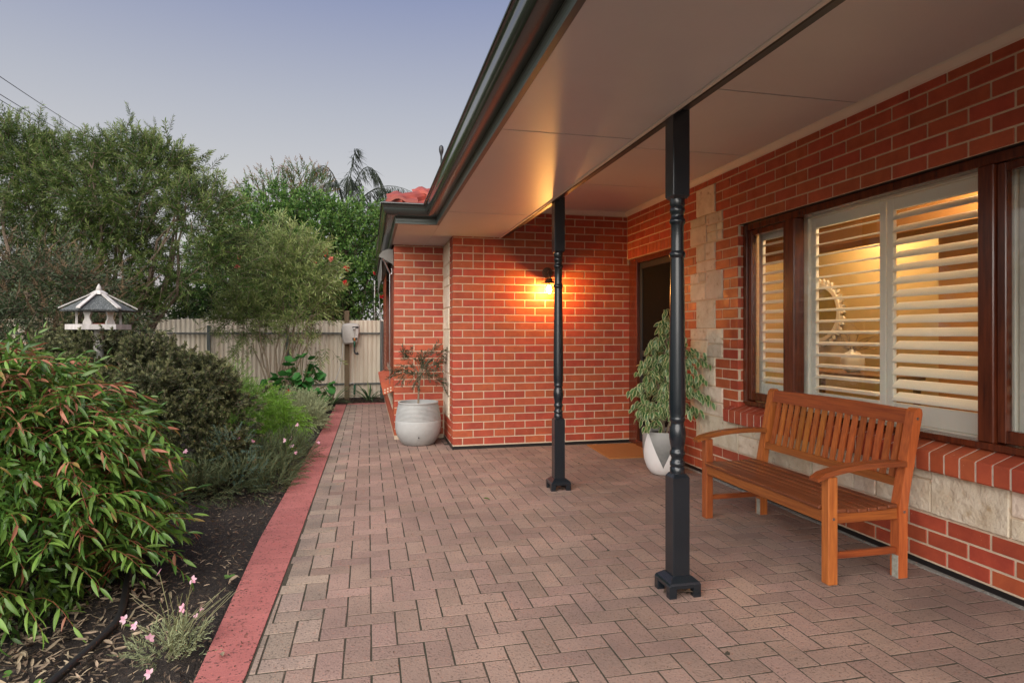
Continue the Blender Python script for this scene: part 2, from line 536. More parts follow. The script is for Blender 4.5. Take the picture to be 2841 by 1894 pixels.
# paving bed and pavers --------------------------------------------------------
bx, by = np.meshgrid(np.linspace(-0.56, 3.06, 140), np.linspace(-0.4, 11.86, 300), indexing='ij')
fill = np.clip((bx - 0.35) / 1.4, 0, 1) * np.clip((7.2 - by) / 0.6, 0, 1)
bz = GZ - 0.0024 + 0.0008 * fill + np.random.default_rng(2).normal(0, 0.0004, bx.shape)
nb0, nb1 = bx.shape
ia, ja = np.meshgrid(np.arange(nb0 - 1), np.arange(nb1 - 1), indexing='ij')
ka = (ia * nb1 + ja).ravel()
paving = tag(obj('paving', np.stack([bx, by, bz], -1).reshape(-1, 3), np.stack([ka, ka + nb1, ka + nb1 + 1, ka + 1], -1), 'joint_sand'), kind='structure')
KR = ([0.0, 1.0, 2.0, 2.5, 3.05, 4.2, 6.0, 11.9], [-0.95, -0.66, -0.485, -0.445, -0.438, -0.422, -0.41, -0.378])
KL = ([0.0, 1.0, 2.0, 2.5, 4.2, 5.5, 8.8, 11.9], [-1.16, -0.87, -0.68, -0.632, -0.668, -0.655, -0.605, -0.575])


def kr(y): return float(np.interp(y, *KR))
def kl(y): return float(np.interp(y, *KL))


PW = 0.1070


def clip_x(poly, y_of, side=0.004):
    """keep what lies right of the kerb line"""
    out = []
    n = len(poly)
    f = lambda p: p[0] - (y_of(p[1]) + side)
    for i in range(n):
        a, b = poly[i], poly[(i + 1) % n]
        fa, fb = f(a), f(b)
        if fa >= 0: out.append(a)
        if fa * fb < 0:
            t = fa / (fa - fb)
            out.append((a[0] + (b[0] - a[0]) * t, a[1] + (b[1] - a[1]) * t))
    return out


def slab(poly, z0, z1, bev):
    """bevelled polygon slab centred on its own middle: V, F"""
    n = len(poly)
    cx = sum(p[0] for p in poly) / n; cy = sum(p[1] for p in poly) / n

    def inset(k):
        res = []
        for p in poly:
            d = math.hypot(p[0] - cx, p[1] - cy)
            t = max(0.0, 1 - k * 1.3 / max(d, 1e-4))
            res.append((cx + (p[0] - cx) * t, cy + (p[1] - cy) * t))
        return res
    top = inset(bev)
    V = [(x, y, z0) for x, y in poly] + [(x, y, z1 - bev * 0.8) for x, y in poly] + [(x, y, z1) for x, y in top]
    F = [tuple(range(2 * n, 3 * n))]
    for k in (0, n):
        F += [(k + i, k + (i + 1) % n, k + n + (i + 1) % n, k + n + i) for i in range(n)]
    return V, F


def inside_house(x, y):
    return (y > 6.95 and x > 0.93) or (y > 7.80 and x > 0.34) or x > 3.04


full = {}
for hz in (0, 1):
    w, h = (2 * PW, PW) if hz else (PW, 2 * PW)
    jx, jy = 0.0037, 0.0044
    V, F = slab([(-w / 2 + jx, -h / 2 + jy), (w / 2 - jx, -h / 2 + jy), (w / 2 - jx, h / 2 - jy), (-w / 2 + jx, h / 2 - jy)], -0.04, 0, 0.0016)
    full[hz] = (V, F, {})
pav = []
X0P, Y0P = -0.415, 2.528
for iy in range(-24, 92):
    for ix in range(-6, 37):
        k = (ix - iy) % 4
        if k == 0: x0, y0, x1, y1, hz = ix, iy, ix + 2, iy + 1, 1
        elif k == 3: x0, y0, x1, y1, hz = ix, iy, ix + 1, iy + 2, 0
        else: continue
        x0, x1 = X0P + x0 * PW, X0P + x1 * PW
        y0, y1 = Y0P + y0 * PW, Y0P + y1 * PW
        cx, cy = (x0 + x1) / 2, (y0 + y1) / 2
        if x1 < kr(cy) + 0.02 or y0 > 11.74 or y1 < 0.2 or inside_house(cx, cy): continue
        cut = x0 < kr(cy) + 0.003
        v = view((cx, cy, GZ))
        size = 0
        if v and -40 < v[0] < 2880 and v[1] < 1940: size = 1 / v[2] ** 3
        pav.append((size, cx, cy, x0, x1, y0, y1, hz, cut))
pav.sort(key=lambda p: -p[0])
far_pav = G()
dip = lambda x, y: 0.0012 * math.sin(x * 2.3 + 1) * math.sin(y * 1.7)
for i, (size, cx, cy, x0, x1, y0, y1, hz, cut) in enumerate(pav):
    z = GZ + random.uniform(-0.0006, 0.0008)
    edge = cx < kr(cy) + 0.19
    if cut:
        j = 0.004
        poly = clip_x([(x0 + j, y0 + j), (x1 - j, y0 + j), (x1 - j, y1 - j), (x0 + j, y1 - j)], kr)
        if len(poly) < 3: continue
        V, F = slab([(px - cx, py - cy) for px, py in poly], -0.04, 0, 0.0022)
    else:
        V, F = full[hz][0], full[hz][1]
    tilt = (random.gauss(0, 0.003), random.gauss(0, 0.004), random.gauss(0, 0.010))
    M = Matrix.Translation((cx, cy, z)) @ Euler(tilt).to_matrix().to_4x4()
    if i < 300:
        if cut:
            me = mesh('paver', V, F, ['paver_edge'])
        else:
            key = 'paver_edge' if edge else 'paver'
            if key not in full[hz][2]: full[hz][2][key] = mesh('paver', V, F, [key])
            me = full[hz][2][key]
        inst('paver', me, M, paving)
    else:
        far_pav.add([M @ Vector(p) for p in V], F, 1 if edge else 0)
tag(far_pav.obj('paver_field', ['paver', 'paver_edge'], paving), kind='stuff')

# red painted kerb -------------------------------------------------------------
kb = G()
ys = np.arange(0.0, 11.86, 0.3)
for a, b in zip(ys[:-1], ys[1:]):
    kb.add([(kl(a), a, -0.2), (kr(a), a, -0.2), (kr(b), b, -0.2), (kl(b), b, -0.2), (kl(a), a, GZ - 0.007), (kr(a), a, GZ - 0.007), (kr(b), b, GZ - 0.007), (kl(b), b, GZ - 0.007)],
           [(4, 5, 6, 7), (0, 4, 7, 3), (1, 2, 6, 5)])
kb.box(-0.575, 0.36, 11.76, 11.96, -0.2, GZ - 0.007)
kerb = tag(kb.obj('kerb', 'joint_sand'), kind='structure')
y = 0.6
while y < 11.74:
    y1 = y + 0.107
    cy = (y + y1) / 2
    sk = 0.008 * math.sin(y * 3)
    V, F = slab([(kl(y) + 0.002, y + 0.0008 - sk), (kr(y) - 0.006, y + 0.0008 + sk), (kr(y1) - 0.006, y1 - 0.0008 + sk), (kl(y1) + 0.002, y1 - 0.0008 - sk)], -0.1, GZ + 0.002 + random.uniform(-0.0003, 0.0003), 0.0012)
    obj('kerb_brick', V, F, 'kerb_paint', kerb)
    y = y1
for k in range(9):
    x = -0.37 + 0.0815 * k
    G().box(x + 0.0015, x + 0.08, 11.765, 11.955, -0.1, GZ + 0.004, 0.003).obj('kerb_brick', 'kerb_paint', kerb)

# garden bed -------------------------------------------------------------------
gx, gy = np.meshgrid(np.linspace(-7.5, 0.45, 100), np.linspace(-0.5, 13.4, 170), indexing='ij')
gz = -0.085 + 0.018 * np.sin(gx * 5.1 + 1) * np.sin(gy * 4.3) + 0.012 * np.sin(gx * 13 + gy * 9) + rng.normal(0, 0.006, gx.shape)
krr = np.interp(gy, KL[0], KL[1])
near = np.clip((gx - krr + 0.25) / 0.25, 0, 1)
gz = gz * (1 - near) + near * (GZ - 0.035)
gz = np.where((gx > krr + 0.02) & (gy < 11.8), -0.17, gz)
V = np.stack([gx, gy, gz], -1).reshape(-1, 3)
n0, n1 = gx.shape
ii, jj = np.meshgrid(np.arange(n0 - 1), np.arange(n1 - 1), indexing='ij')
a = (ii * n1 + jj).ravel()
F = np.stack([a, a + n1, a + n1 + 1, a + 1], -1)
tag(obj('garden_bed', V, F, 'soil', smooth=True), kind='structure')


def soil_z(x, y): return -0.075


# ================================================================== the house
house = empty('house', (1.9, 6.9, 0), 'red brick house with cream stone quoins, verandah and dark gutters', 'house')
BR_L, BR_H, JT = 0.23, 0.0745, 0.0115
brick_cache = {}
all_bricks = []      # (size, wall, mesh key, matrix)
ROTY = Matrix.Rotation(R(-90), 4, 'Z')


def brick_mesh(lx, lz, dp):
    key = (round(lx, 3), round(lz, 3), round(dp, 3))
    if key not in brick_cache:
        b = G().box(-key[0] / 2, key[0] / 2, 0, key[2], -key[1] / 2, key[1] / 2, 0.0025)
        brick_cache[key] = [b.V, b.F, None]
    return key


def put_brick(wall, face, a0, a1, z0, z1, axis, dp=0.03, jig=0.0008):
    """axis 'x': wall facing -Y at y=face, a is X.  axis 'y': wall facing -X at x=face, a is Y"""
    if a1 - a0 < 0.02 or z1 - z0 < 0.015: return
    key = brick_mesh(a1 - a0, z1 - z0, dp)
    c = (a0 + a1) / 2; zc = (z0 + z1) / 2
    f = face + random.uniform(-jig, jig)
    M = Matrix.Translation((c, f, zc)) if axis == 'x' else Matrix.Translation((f, c, zc)) @ ROTY
    p = (c, f, zc) if axis == 'x' else (f, c, zc)
    v = view(p)
    size = 0
    if v and -80 < v[0] < 2920 and -80 < v[1] < 1980:
        q0 = view((a0, face, z0) if axis == 'x' else (face, a0, z0)); q1 = view((a1, face, z1) if axis == 'x' else (face, a1, z1))
        if q0 and q1: size = abs(q1[0] - q0[0]) * (z1 - z0) / v[2]
    all_bricks.append((size, wall, key, M))


def course(wall, face, axis, row, a0, a1, first, blocked=(), top=None, dp=0.03):
    """one course of stretchers; joints at first + k*0.24; blocked = (a0, a1, z0, z1)"""
    z0 = row * 0.086; z1 = z0 + BR_H
    if top is not None: z1 = min(z1, top)
    k = math.floor((a0 - first) / 0.24) - 1
    spans = []
    while first + k * 0.24 < a1:
        s, e = first + k * 0.24 + JT / 2, first + (k + 1) * 0.24 - JT / 2
        spans.append((max(s, a0), min(e, a1))); k += 1
    for s, e in spans:
        cur = [(s, e)]
        for b0, b1, c0, c1 in blocked:
            if z1 - 0.02 <= c0 or z0 + 0.02 >= c1: continue
            nxt = []
            for s_, e_ in cur:
                if e_ <= b0 or s_ >= b1: nxt.append((s_, e_)); continue
                if s_ < b0 - 0.022: nxt.append((s_, b0))
                if e_ > b1 + 0.022: nxt.append((b1, e_))
            cur = nxt
        for s_, e_ in cur:
            put_brick(wall, face, s_, e_, z0, z1, axis, dp)


# lamp wall ---------------------------------------------------------------------
FY = 6.912
wb = G()
wb.box(0.9235, 3.056, FY + 0.0045, FY + 0.12, -0.2, 2.12)
wb.box(0.9235, 3.004, FY + 0.0045, FY + 0.12, 2.12, 2.9)
wall_lamp_side = wb.obj('brick_wall', 'mortar', house)
for r in range(31):
    zt = 2.62 if r == 30 else None
    first = 1.0286 + (0.12 if r % 2 else 0)
    xr = 3.060 if r < 24 else 3.0
    z0 = r * 0.086; z1 = min(z0 + BR_H, zt or 9)
    # the corner brick turns onto the return
    if r % 2: put_brick(wall_lamp_side, FY, 0.919, first - JT / 2, z0, z1, 'x', 0.11, 0)
    else: put_brick(wall_lamp_side, FY, 0.919, first - JT / 2, z0, z1, 'x', 0.23, 0)
    extra = []
    if r in (9, 11, 15, 17, 19, 23, 25): extra = [1.0286 + 0.24]
    if r in (4, 10, 16, 24): extra = [1.1486]
    if extra:
        for e in extra:
            course(wall_lamp_side, FY, 'x', r, first + JT / 2, e - JT / 2, first, top=zt)
            course(wall_lamp_side, FY, 'x', r, e + JT / 2, xr, first, top=zt)
    else:
        course(wall_lamp_side, FY, 'x', r, first + JT / 2, xr, first, top=zt)

# return with stone quoins ---------------------------------------------------------
Y2 = 7.75
ret = G().box(0.9235, 1.03, FY + 0.24, Y2 + 0.1, -0.2, 2.6).obj('brick_wall', 'mortar', house)
for r in range(28):
    s = FY + (0.12 if r % 2 else 0.24)
    z0 = r * 0.086
    if r < 3:
        course(ret, 0.919, 'y', r, s, Y2, FY + 0.12 * (r % 2))
    else:
        course(ret, 0.919, 'y', r, s, FY + 0.27, FY + 0.27 - 0.24)
random.seed(5)
z = 0.262
k = 0
while z < 2.33:
    h = 0.248 if k % 3 else 0.248
    a0 = FY + 0.285 + (0.0 if k % 2 else 0.06)
    sb = G()
    if random.random() < 0.4:
        m_ = random.uniform(0.3, 0.6)
        sb.box(0.913, 0.95, a0, Y2 - 0.004, z, z + h * m_ - 0.006, 0.006)
        sb.box(0.915, 0.95, a0, Y2 - 0.004, z + h * m_ + 0.006, z + h, 0.006)
    else:
        sb.box(0.912, 0.95, a0, Y2 - 0.004, z, z + h, 0.008)
    sb.obj('quoin_stone', 'stone', ret)
    z += 0.258; k += 1

# wall behind the ribbed pot ---------------------------------------------------------
back = G().box(0.3145, 0.9225, Y2 + 0.0045, Y2 + 0.12, -0.2, 2.6).obj('brick_wall', 'mortar', house)
for r in range(28):
    z0 = r * 0.086; z1 = z0 + BR_H
    f = 0.43 if r % 2 else 0.55
    put_brick(back, Y2, 0.31, f - JT / 2, z0, z1, 'x', 0.23 if r % 2 else 0.11, 0)
    course(back, Y2, 'x', r, f + JT / 2, 0.911, f)

# side wall running to the fence ----------------------------------------------------------
side = G()
side.box(0.3145, 0.43, Y2 + 0.24, 13.6, -0.2, 0.70)
side.box(0.3145, 0.43, Y2 + 0.24, 8.05, 0.70, 2.6)
side.box(0.3145, 0.43, 10.3, 13.6, 0.70, 2.6)
side.box(0.3145, 0.43, 8.05, 10.3, 2.2, 2.6)
side = side.obj('brick_wall', 'mortar', house)
for r in range(28):
    blk = [(8.04, 10.31, 0.66, 2.2)]
    if 3 <= r < 6: blk.append((8.25, 13.6, 0.25, 0.52))
    course(side, 0.31, 'y', r, Y2 + (0.24 if r % 2 else 0.12), 13.5, Y2 + 0.12 * (r % 2), blk)
a0 = 8.26
while a0 < 13.3:
    w_ = random.uniform(0.4, 0.7)
    G().box(0.305, 0.34, a0, a0 + w_ - 0.012, 0.264, 0.508, 0.006).obj('band_stone', 'stone', side)
    a0 += w_
swin = G()
swin.box(0.285, 0.37, 8.05, 8.11, 0.72, 2.2, 0.004).box(0.285, 0.37, 10.24, 10.3, 0.72, 2.2, 0.004)
swin.box(0.295, 0.37, 8.11, 10.24, 0.72, 0.79, 0.004).box(0.295, 0.37, 8.11, 10.24, 2.13, 2.2, 0.004).box(0.295, 0.36, 9.15, 9.2, 0.79, 2.13, 0.003)
swin = swin.obj('window', 'window_timber', house)
G().box(0.335, 0.341, 8.1, 10.25, 0.78, 2.14).obj('pane', 'window_glass', swin)
G().box(0.42, 0.428, 8.05, 10.3, 0.70, 2.2).obj('blind', 'shutter_paint', swin)
# its sill of cored bricks laid on edge, sloping out
ssl = empty('window_sill', (0.25, 8.9, 0.6), parent=house)
for k in range(27):
    y0 = 7.97 + 0.0865 * k
    q = G()
    pts = [(0.185, 0.475), (0.37, 0.545), (0.37, 0.685), (0.155, 0.625)]
    q.prism(pts, 1, y0, y0 + 0.076)
    b_ = q.obj('brick', 'brick', ssl)
    if k == 0:
        for i in range(3):
            for j2 in range(2):
                cx = 0.205 + 0.036 * i; cz = 0.505 + 0.035 * j2 + 0.013 * i
                h_ = G()
                pr = [(0.011, 0), (0.011, 0.004)]
                V = [(cx + 0.0115 * math.cos(t), y0 - 0.003, cz + 0.0115 * math.sin(t)) for t in np.linspace(0, 2 * math.pi, 12, endpoint=False)]
                V2 = [(v[0], y0 + 0.01, v[2]) for v in V]
                h_.add(V + V2, [tuple(range(12))] + [(i_, (i_ + 1) % 12, 12 + (i_ + 1) % 12, 12 + i_) for i_ in range(12)])
                h_.obj('mortar_plug', 'mortar', ssl)

# right wall with door and big window --------------------------------------------------------
WX = 3.0
WB, WT, WL, WR = 0.56, 2.148, 4.632, 1.95      # window opening
DL, DR, DT = 6.86, 5.80, 2.125                  # door opening
rw = G()
rw.box(WX + 0.0045, 3.25, -0.4, 7.03, 2.148, 2.9)
rw.box(WX + 0.0045, 3.25, -0.4, WR, -0.2, 2.148)
rw.box(WX + 0.0045, 3.25, WL + 0.004, DR, -0.2, 2.148)
rw.box(WX + 0.0045, 3.25, WR, WL, -0.2, 0.52)
rw.box(WX + 0.0045, 3.25, DR + 0.0005, 7.03, 2.123, 2.1475)
rwall = rw.obj('brick_wall', 'mortar', house)
QUOIN = []
for k in range(9):
    z1 = 2.58 - 0.258 * k; z0 = z1 - 0.258
    if k % 2 == 0 and z0 > 0.2: QUOIN.append((4.976, 5.305, z0, z1))
    elif z0 > 0.2: QUOIN.append((4.856, 5.412, z0, z1))
blocked = [(a - 0.001, b + 0.001, c, d) for a, b, c, d in QUOIN if c > 0.5]
blocked += [(WR, WL, WB - 0.08, WT), (DR, 7.2, -1, DT + 0.11), (-0.4, 5.30, 0.25, 0.50)]
for r in range(31):
    first = 2.3512 + (0.0 if r % 2 else 0.12)
    course(rwall, WX, 'y', r, -0.3, FY - 0.006, first, blocked, top=2.64 if r == 30 else None)
# rowlock over the door
y_ = DR - 0.1
while y_ < FY - 0.03:
    put_brick(rwall, WX - 0.001, y_, min(y_ + 0.076, FY - 0.006), DT, DT + 0.103, 'y')
    y_ += 0.086
# reveal bricks at the window's far side
for r in range(7, 25):
    z0 = r * 0.086
    G().box(WX + 0.0285, 3.09, WL + 0.0002, WL + 0.02, z0, z0 + BR_H, 0.002).obj('reveal_brick', 'brick', rwall)


def stone(a0, a1, z0, z1, proud=0.006, jig=0.004):
    s_ = G().box(WX - proud - random.uniform(0, jig), WX + 0.03, a0 + 0.004, a1 - 0.004, z0 + 0.005, z1 - 0.005, 0.005)
    return s_.obj('quoin_stone', 'stone', rwall)


random.seed(9)
for i, (a0, a1, z0, z1) in enumerate(QUOIN):
    if z0 < 0.5: continue
    mid = (a0 + a1) / 2
    if i == 0: stone(a0, a1, z0, z1)
    elif i == 1:
        zz = z0 + 0.165
        stone(mid, a1, zz + 0.01, z1); stone(a0, mid, zz - 0.01, z1)
        stone(mid - 0.02, a1, z0, zz + 0.01); stone(a0 + 0.09, mid - 0.02, z0, z0 + 0.09); stone(a0, a0 + 0.09, z0 + 0.09, zz - 0.01); stone(a0, mid - 0.02, z0 + 0.092, zz - 0.012, 0.004) if False else None
        stone(a0 + 0.09, mid - 0.02, z0 + 0.09, zz - 0.01); stone(a0, a0 + 0.09, z0, z0 + 0.09)
    elif i == 2:
        stone(mid, a1, z0 + 0.10, z1); stone(a0, mid, z0 + 0.10, z1); stone(a0, a1, z0, z0 + 0.10)
    elif i == 3:
        stone(mid + 0.13, a1, z0 + 0.16, z1); stone(mid, mid + 0.13, z0 + 0.17, z1); stone(mid, a1, z0, z0 + 0.16); stone(a0, mid, z0, z1)
    elif i == 4: stone(a0, a1, z0, z1)
    elif i == 5:
        stone(mid - 0.03, a1, z0 + 0.15, z1); stone(mid - 0.03, a1, z0, z0 + 0.15); stone(a0, mid - 0.03, z0 + 0.12, z1); stone(a0, mid - 0.03, z0, z0 + 0.12)
    elif i == 6:
        stone(a0, a1, z0 + 0.17, z1); stone(a0, a1, z0, z0 + 0.17)
    else:
        stone(mid, a1, z0, z1); stone(a0, mid, z0 + 0.12, z1); stone(a0, mid, z0, z0 + 0.12)
# stone band under the window
band = [(5.30, 4.62), (4.62, 4.22), (4.22, 3.74), (3.74, 3.36), (3.36, 2.80), (2.80, 2.37), (2.37, 1.80), (1.80, 1.30), (1.30, 0.7)]
for i, (b1, b0) in enumerate(band):
    z1 = 0.512
    if i in (1, 3, 6):
        zz = 0.262 + random.uniform(0.10, 0.16)
        stone(b0, b1, zz, z1, 0.004); stone(b0, b1, 0.258, zz, 0.006)
    elif i == 4:
        stone(b0, b1 - 0.18, 0.258, 0.44, 0.004); stone(b0, b1 - 0.18, 0.44, z1, 0.004); stone(b1 - 0.18, b1, 0.258, z1, 0.007)
    else: stone(b0, b1, 0.258, z1, 0.009)
for o in list(rwall.children):
    pass

# pick the largest bricks as single pieces, join the rest wall by wall ------------------------
all_bricks.sort(key=lambda b: -b[0])
rest = {}
for i, (size, wall, key, M) in enumerate(all_bricks):
    c = brick_cache[key]
    if i < 300:
        if c[2] is None: c[2] = mesh('brick', c[0], c[1], ['brick'])
        inst('brick', c[2], M, wall)
    else:
        rest.setdefault(wall.name, (wall, G()))[1].add([M @ Vector(p) for p in c[0]], c[1])
for wn_, (wall, gg) in rest.items():
    tag(gg.obj('brickwork', 'brick', wall), kind='stuff')

# damp course strips and fillet along the feet of the walls
dp = G()
dp.box(WX - 0.002, WX + 0.02, -0.4, DR, -0.036, -0.008)
dp.box(0.915, 3.06, FY - 0.006, FY + 0.02, -0.046, -0.012)
dp.box(0.913, 0.93, FY - 0.004, Y2, -0.05, -0.014)
dp.obj('damp_course', 'black_plastic', house)
mf = G().box(WX + 0.001, WX + 0.02, -0.4, DR, -0.0075, 0.0035).box(0.92, 3.06, FY + 0.001, FY + 0.02, -0.0118, 0.0035)
mf.obj('bedding_mortar', 'mortar', house)
fl = G()
ys = np.arange(-0.4, DR, 0.06)
for a, b in zip(ys[:-1], ys[1:]):
    wa, wb_ = 0.022 + 0.012 * math.sin(a * 7) + 0.006 * math.sin(a * 23), 0.022 + 0.012 * math.sin(b * 7) + 0.006 * math.sin(b * 23)
    fl.add([(WX - wa, a, GZ - 0.02), (WX - wa * 0.6, a, GZ + 0.008), (WX + 0.01, a, GZ + 0.014), (WX - wb_, b, GZ - 0.02), (WX - wb_ * 0.6, b, GZ + 0.008), (WX + 0.01, b, GZ + 0.014)],
           [(0, 1, 4, 3), (1, 2, 5, 4)])
fl.obj('mortar_fillet', 'concrete', house)

# brick sill of the big window ------------------------------------------------------------------
sill = G()
sill.prism([(2.9325, 0.509), (3.10, 0.560), (3.10, 0.6655), (2.937, 0.6085), (2.9325, 0.602)], 1, WR - 0.1, WL + 0.105)
sill = sill.obj('window_sill', 'sill_mortar', house)
y_ = WL + 0.11
k = 0
while y_ > WR - 0.1:
    y0, y1 = y_ - 0.075, y_
    dz = random.uniform(-0.0008, 0.0012)
    pts = [(2.930, 0.512), (2.934, 0.505), (3.06, 0.545), (3.094, 0.666), (2.935, 0.611), (2.929, 0.605)]
    q = G().prism([(a, b + dz) for a, b in pts], 1, y0, y1)
    q.obj('brick', 'brick', sill)
    y_ -= 0.0868; k += 1

# window frame, mullions, panes -----------------------------------------------------------------
win = G()
FX0, FX1 = 3.045, 3.13
win.box(FX0, FX1, WL - 0.055, WL - 0.004, 0.665, WT - 0.003, 0.004)
win.box(FX0, FX1, WR, WR + 0.05, 0.665, WT - 0.003, 0.004)
win.box(FX0, FX1, WR + 0.05, WL - 0.055, 2.092, WT - 0.003, 0.004)
win.box(FX0 - 0.02, FX1, WR + 0.05, WL - 0.055, 0.660, 0.694, 0.004)
win.box(FX0 - 0.006, FX1, 3.985, 4.085, 0.694, 2.092, 0.005)
win.box(FX0 - 0.006, FX1, 2.490, 2.575, 0.694, 2.092, 0.005)
win = win.obj('window', 'window_timber', house)
for y0, y1 in ((4.088, WL - 0.058), (WR + 0.053, 2.487)):
    sash = G()
    sash.box(3.058, 3.10, y0, y0 + 0.045, 0.70, 2.088, 0.004).box(3.058, 3.10, y1 - 0.045, y1, 0.70, 2.088, 0.004)
    sash.box(3.058, 3.10, y0 + 0.045, y1 - 0.045, 0.70, 0.765, 0.004).box(3.058, 3.10, y0 + 0.045, y1 - 0.045, 2.045, 2.088, 0.004)
    sash = sash.obj('sash', 'window_timber', win)
    G().box(3.078, 3.082, y0 + 0.04, y1 - 0.04, 0.76, 2.05).obj('pane', 'window_glass', win)
G().box(3.083, 3.087, 2.57, 3.99, 0.69, 2.095).obj('pane', 'window_glass', win)
lin = G().box(WX + 0.012, WX + 0.10, WR - 0.1, WL + 0.05, WT - 0.002, WT + 0.006)
lin.obj('lintel', 'dark_beam', house)


# plantation shutters ------------------------------------------------------------------------------
def shutter(y0, y1, tilt, z0=0.70, z1=2.085, st=0.05, x=3.19):
    f = G()
    f.box(x - 0.014, x + 0.014, y0, y0 + st, z0, z1, 0.003).box(x - 0.014, x + 0.014, y1 - st, y1, z0, z1, 0.003)
    f.box(x - 0.0135, x + 0.0135, y0 + st, y1 - st, z0, z0 + 0.115, 0.003).box(x - 0.0135, x + 0.0135, y0 + st, y1 - st, z1 - 0.075, z1, 0.003)
    s_ = f.obj('shutter', 'shutter_paint', house)
    zb = z0 + 0.115
    n = 15
    stp = (z1 - 0.075 - zb) / n
    t = R(tilt)
    prof = []
    for a in np.linspace(0, 2 * math.pi, 10, endpoint=False):
        u, v = 0.040 * math.cos(a), 0.0055 * math.sin(a)
        prof.append((u * math.cos(t) - v * math.sin(t), u * math.sin(t) + v * math.cos(t)))
    q = G().prism(prof, 1, -(y1 - y0 - 2 * st) / 2 + 0.003, (y1 - y0 - 2 * st) / 2 - 0.003)
    me = mesh('louvre', q.V, q.F, ['shutter_paint'])
    for k in range(n):
        inst('louvre', me, Matrix.Translation((x, (y0 + y1) / 2, zb + stp * (k + 0.5))), s_)
    return s_


shutter(3.305, 3.985, 15, x=3.20)
shutter(2.56, 3.298, 40, x=3.20)
shutter(4.10, 4.60, 24, z0=0.72, x=3.19)
shutter(1.99, 2.47, 30, z0=0.72, x=3.19)
sf = G().box(3.165, 3.24, 3.99, 4.09, 0.694, 2.092, 0.003).box(3.165, 3.24, 2.48, 2.556, 0.694, 2.092, 0.003).box(3.165, 3.24, 2.0, 4.62, 2.087, 2.14, 0.003)
sf.box(3.165, 3.24, 2.0, 4.62, 0.66, 0.698, 0.003)
sf.obj('shutter_frame', 'shutter_paint', house)

# door ------------------------------------------------------------------------------------------------
dfr = G()
dfr.box(3.025, 3.13, 6.69, FY + 0.003, -0.04, 2.121, 0.004).box(3.035, 3.13, 5.80, 5.86, -0.02, 2.10, 0.004).box(3.03, 3.131, 5.80, 6.69, 2.06, 2.122, 0.004)
dfr.box(3.01, 3.14, 5.80, 6.69, -0.05, 0.02, 0.006)
door = dfr.obj('door', 'window_timber', house)
scr = G()
scr.box(3.06, 3.095, 6.63, 6.688, 0.022, 2.058, 0.004).box(3.06, 3.095, 5.862, 5.925, 0.022, 2.058, 0.004)
scr.box(3.06, 3.095, 5.925, 6.63, 1.99, 2.058, 0.004).box(3.06, 3.095, 5.925, 6.63, 0.022, 0.20, 0.004).box(3.062, 3.093, 5.925, 6.63, 0.98, 1.05, 0.004)
scr.obj('screen_frame', 'dark_beam', door)
G().box(3.074, 3.080, 5.92, 6.64, 0.19, 2.0).obj('screen_mesh', 'door_screen', door)
G().box(3.12, 3.16, 5.86, 6.69, 0.02, 2.06).obj('door_leaf', 'door_screen', door)
hd = G().tube([(3.055, 5.90, 1.02), (3.01, 5.90, 1.02), (3.01, 5.98, 1.02)], 0.009, 8)
hd.obj('handle', 'metal', door)

# interior seen through the shutters -------------------------------------------------------------------
ri = G().box(5.5, 5.6, 0.5, 7.3, -0.1, 2.7).box(3.26, 5.5, 7.25, 7.35, -0.1, 2.7).box(3.26, 5.5, 0.4, 0.5, -0.1, 2.7)
ri.obj('room_wall', 'room_wall', house)
rp = G().box(4.62, 4.74, 0.5, 4.25, -0.1, 2.62).box(4.3, 4.62, 0.5, 7.25, 2.08, 2.62)
rp.obj('room_partition', 'room_brown', house)
G().box(3.26, 5.6, 0.4, 7.35, 2.62, 2.72).obj('room_ceiling', 'room_brown', house)
G().box(3.26, 5.6, 0.4, 7.35, -0.12, -0.05).obj('room_floor', 'room_floor', house)

# ceiling, soffit, beam ------------------------------------------------------------------------------------
SZ = 2.33
ceil_b = G().box(1.56, 3.004, -0.6, FY + 0.1, 2.686, 2.72).obj('verandah_ceiling', 'ceiling_gap', house)
js = [-0.6, 0.93, 2.11, 3.29, 4.47, 5.66, FY]
for a, b in zip(js[:-1], js[1:]):
    G().box(1.56, 3.002, a + 0.006, b - 0.006 if b < FY else b, 2.675, 2.685, 0.0015).obj('ceiling_panel', 'soffit_paint', ceil_b)
cn = G().prism([(3.0, 2.628), (3.0, 2.675), (2.952, 2.675), (2.955, 2.664), (2.985, 2.634)], 1, -0.6, FY)
cn.add([(1.56, FY, 2.628), (1.56, FY, 2.675), (1.56, FY - 0.048, 2.675), (1.56, FY - 0.02, 2.640), (2.99, FY, 2.628), (2.99, FY, 2.675), (2.95, FY - 0.048, 2.675), (2.98, FY - 0.02, 2.640)],
       [(0, 3, 7, 4), (3, 2, 6, 7), (0, 1, 2, 3)])
cn.obj('cornice', 'trim_paint', house)
sof_b = G().box(0.69, 1.50, -0.6, FY + 0.1, SZ + 0.009, SZ + 0.05).box(0.285, 0.69, 6.25, Y2 + 0.1, SZ + 0.009, SZ + 0.05).box(0.69, 0.93, FY + 0.1, Y2 + 0.1, SZ + 0.009, SZ + 0.05)
sof_b = sof_b.obj('soffit', 'ceiling_gap', house)
js = [-0.6, 0.94, 3.246, 5.549, FY - 0.002]
for a, b in zip(js[:-1], js[1:]):
    G().box(0.694, 1.447, a + 0.005, b - 0.005 if b < 6.8 else b, SZ, SZ + 0.008, 0.0012).obj('soffit_panel', 'soffit_paint', sof_b)
G().box(0.29, 0.692, 6.262, Y2 - 0.002, SZ, SZ + 0.008, 0.0012).obj('soffit_panel', 'soffit_paint', sof_b)
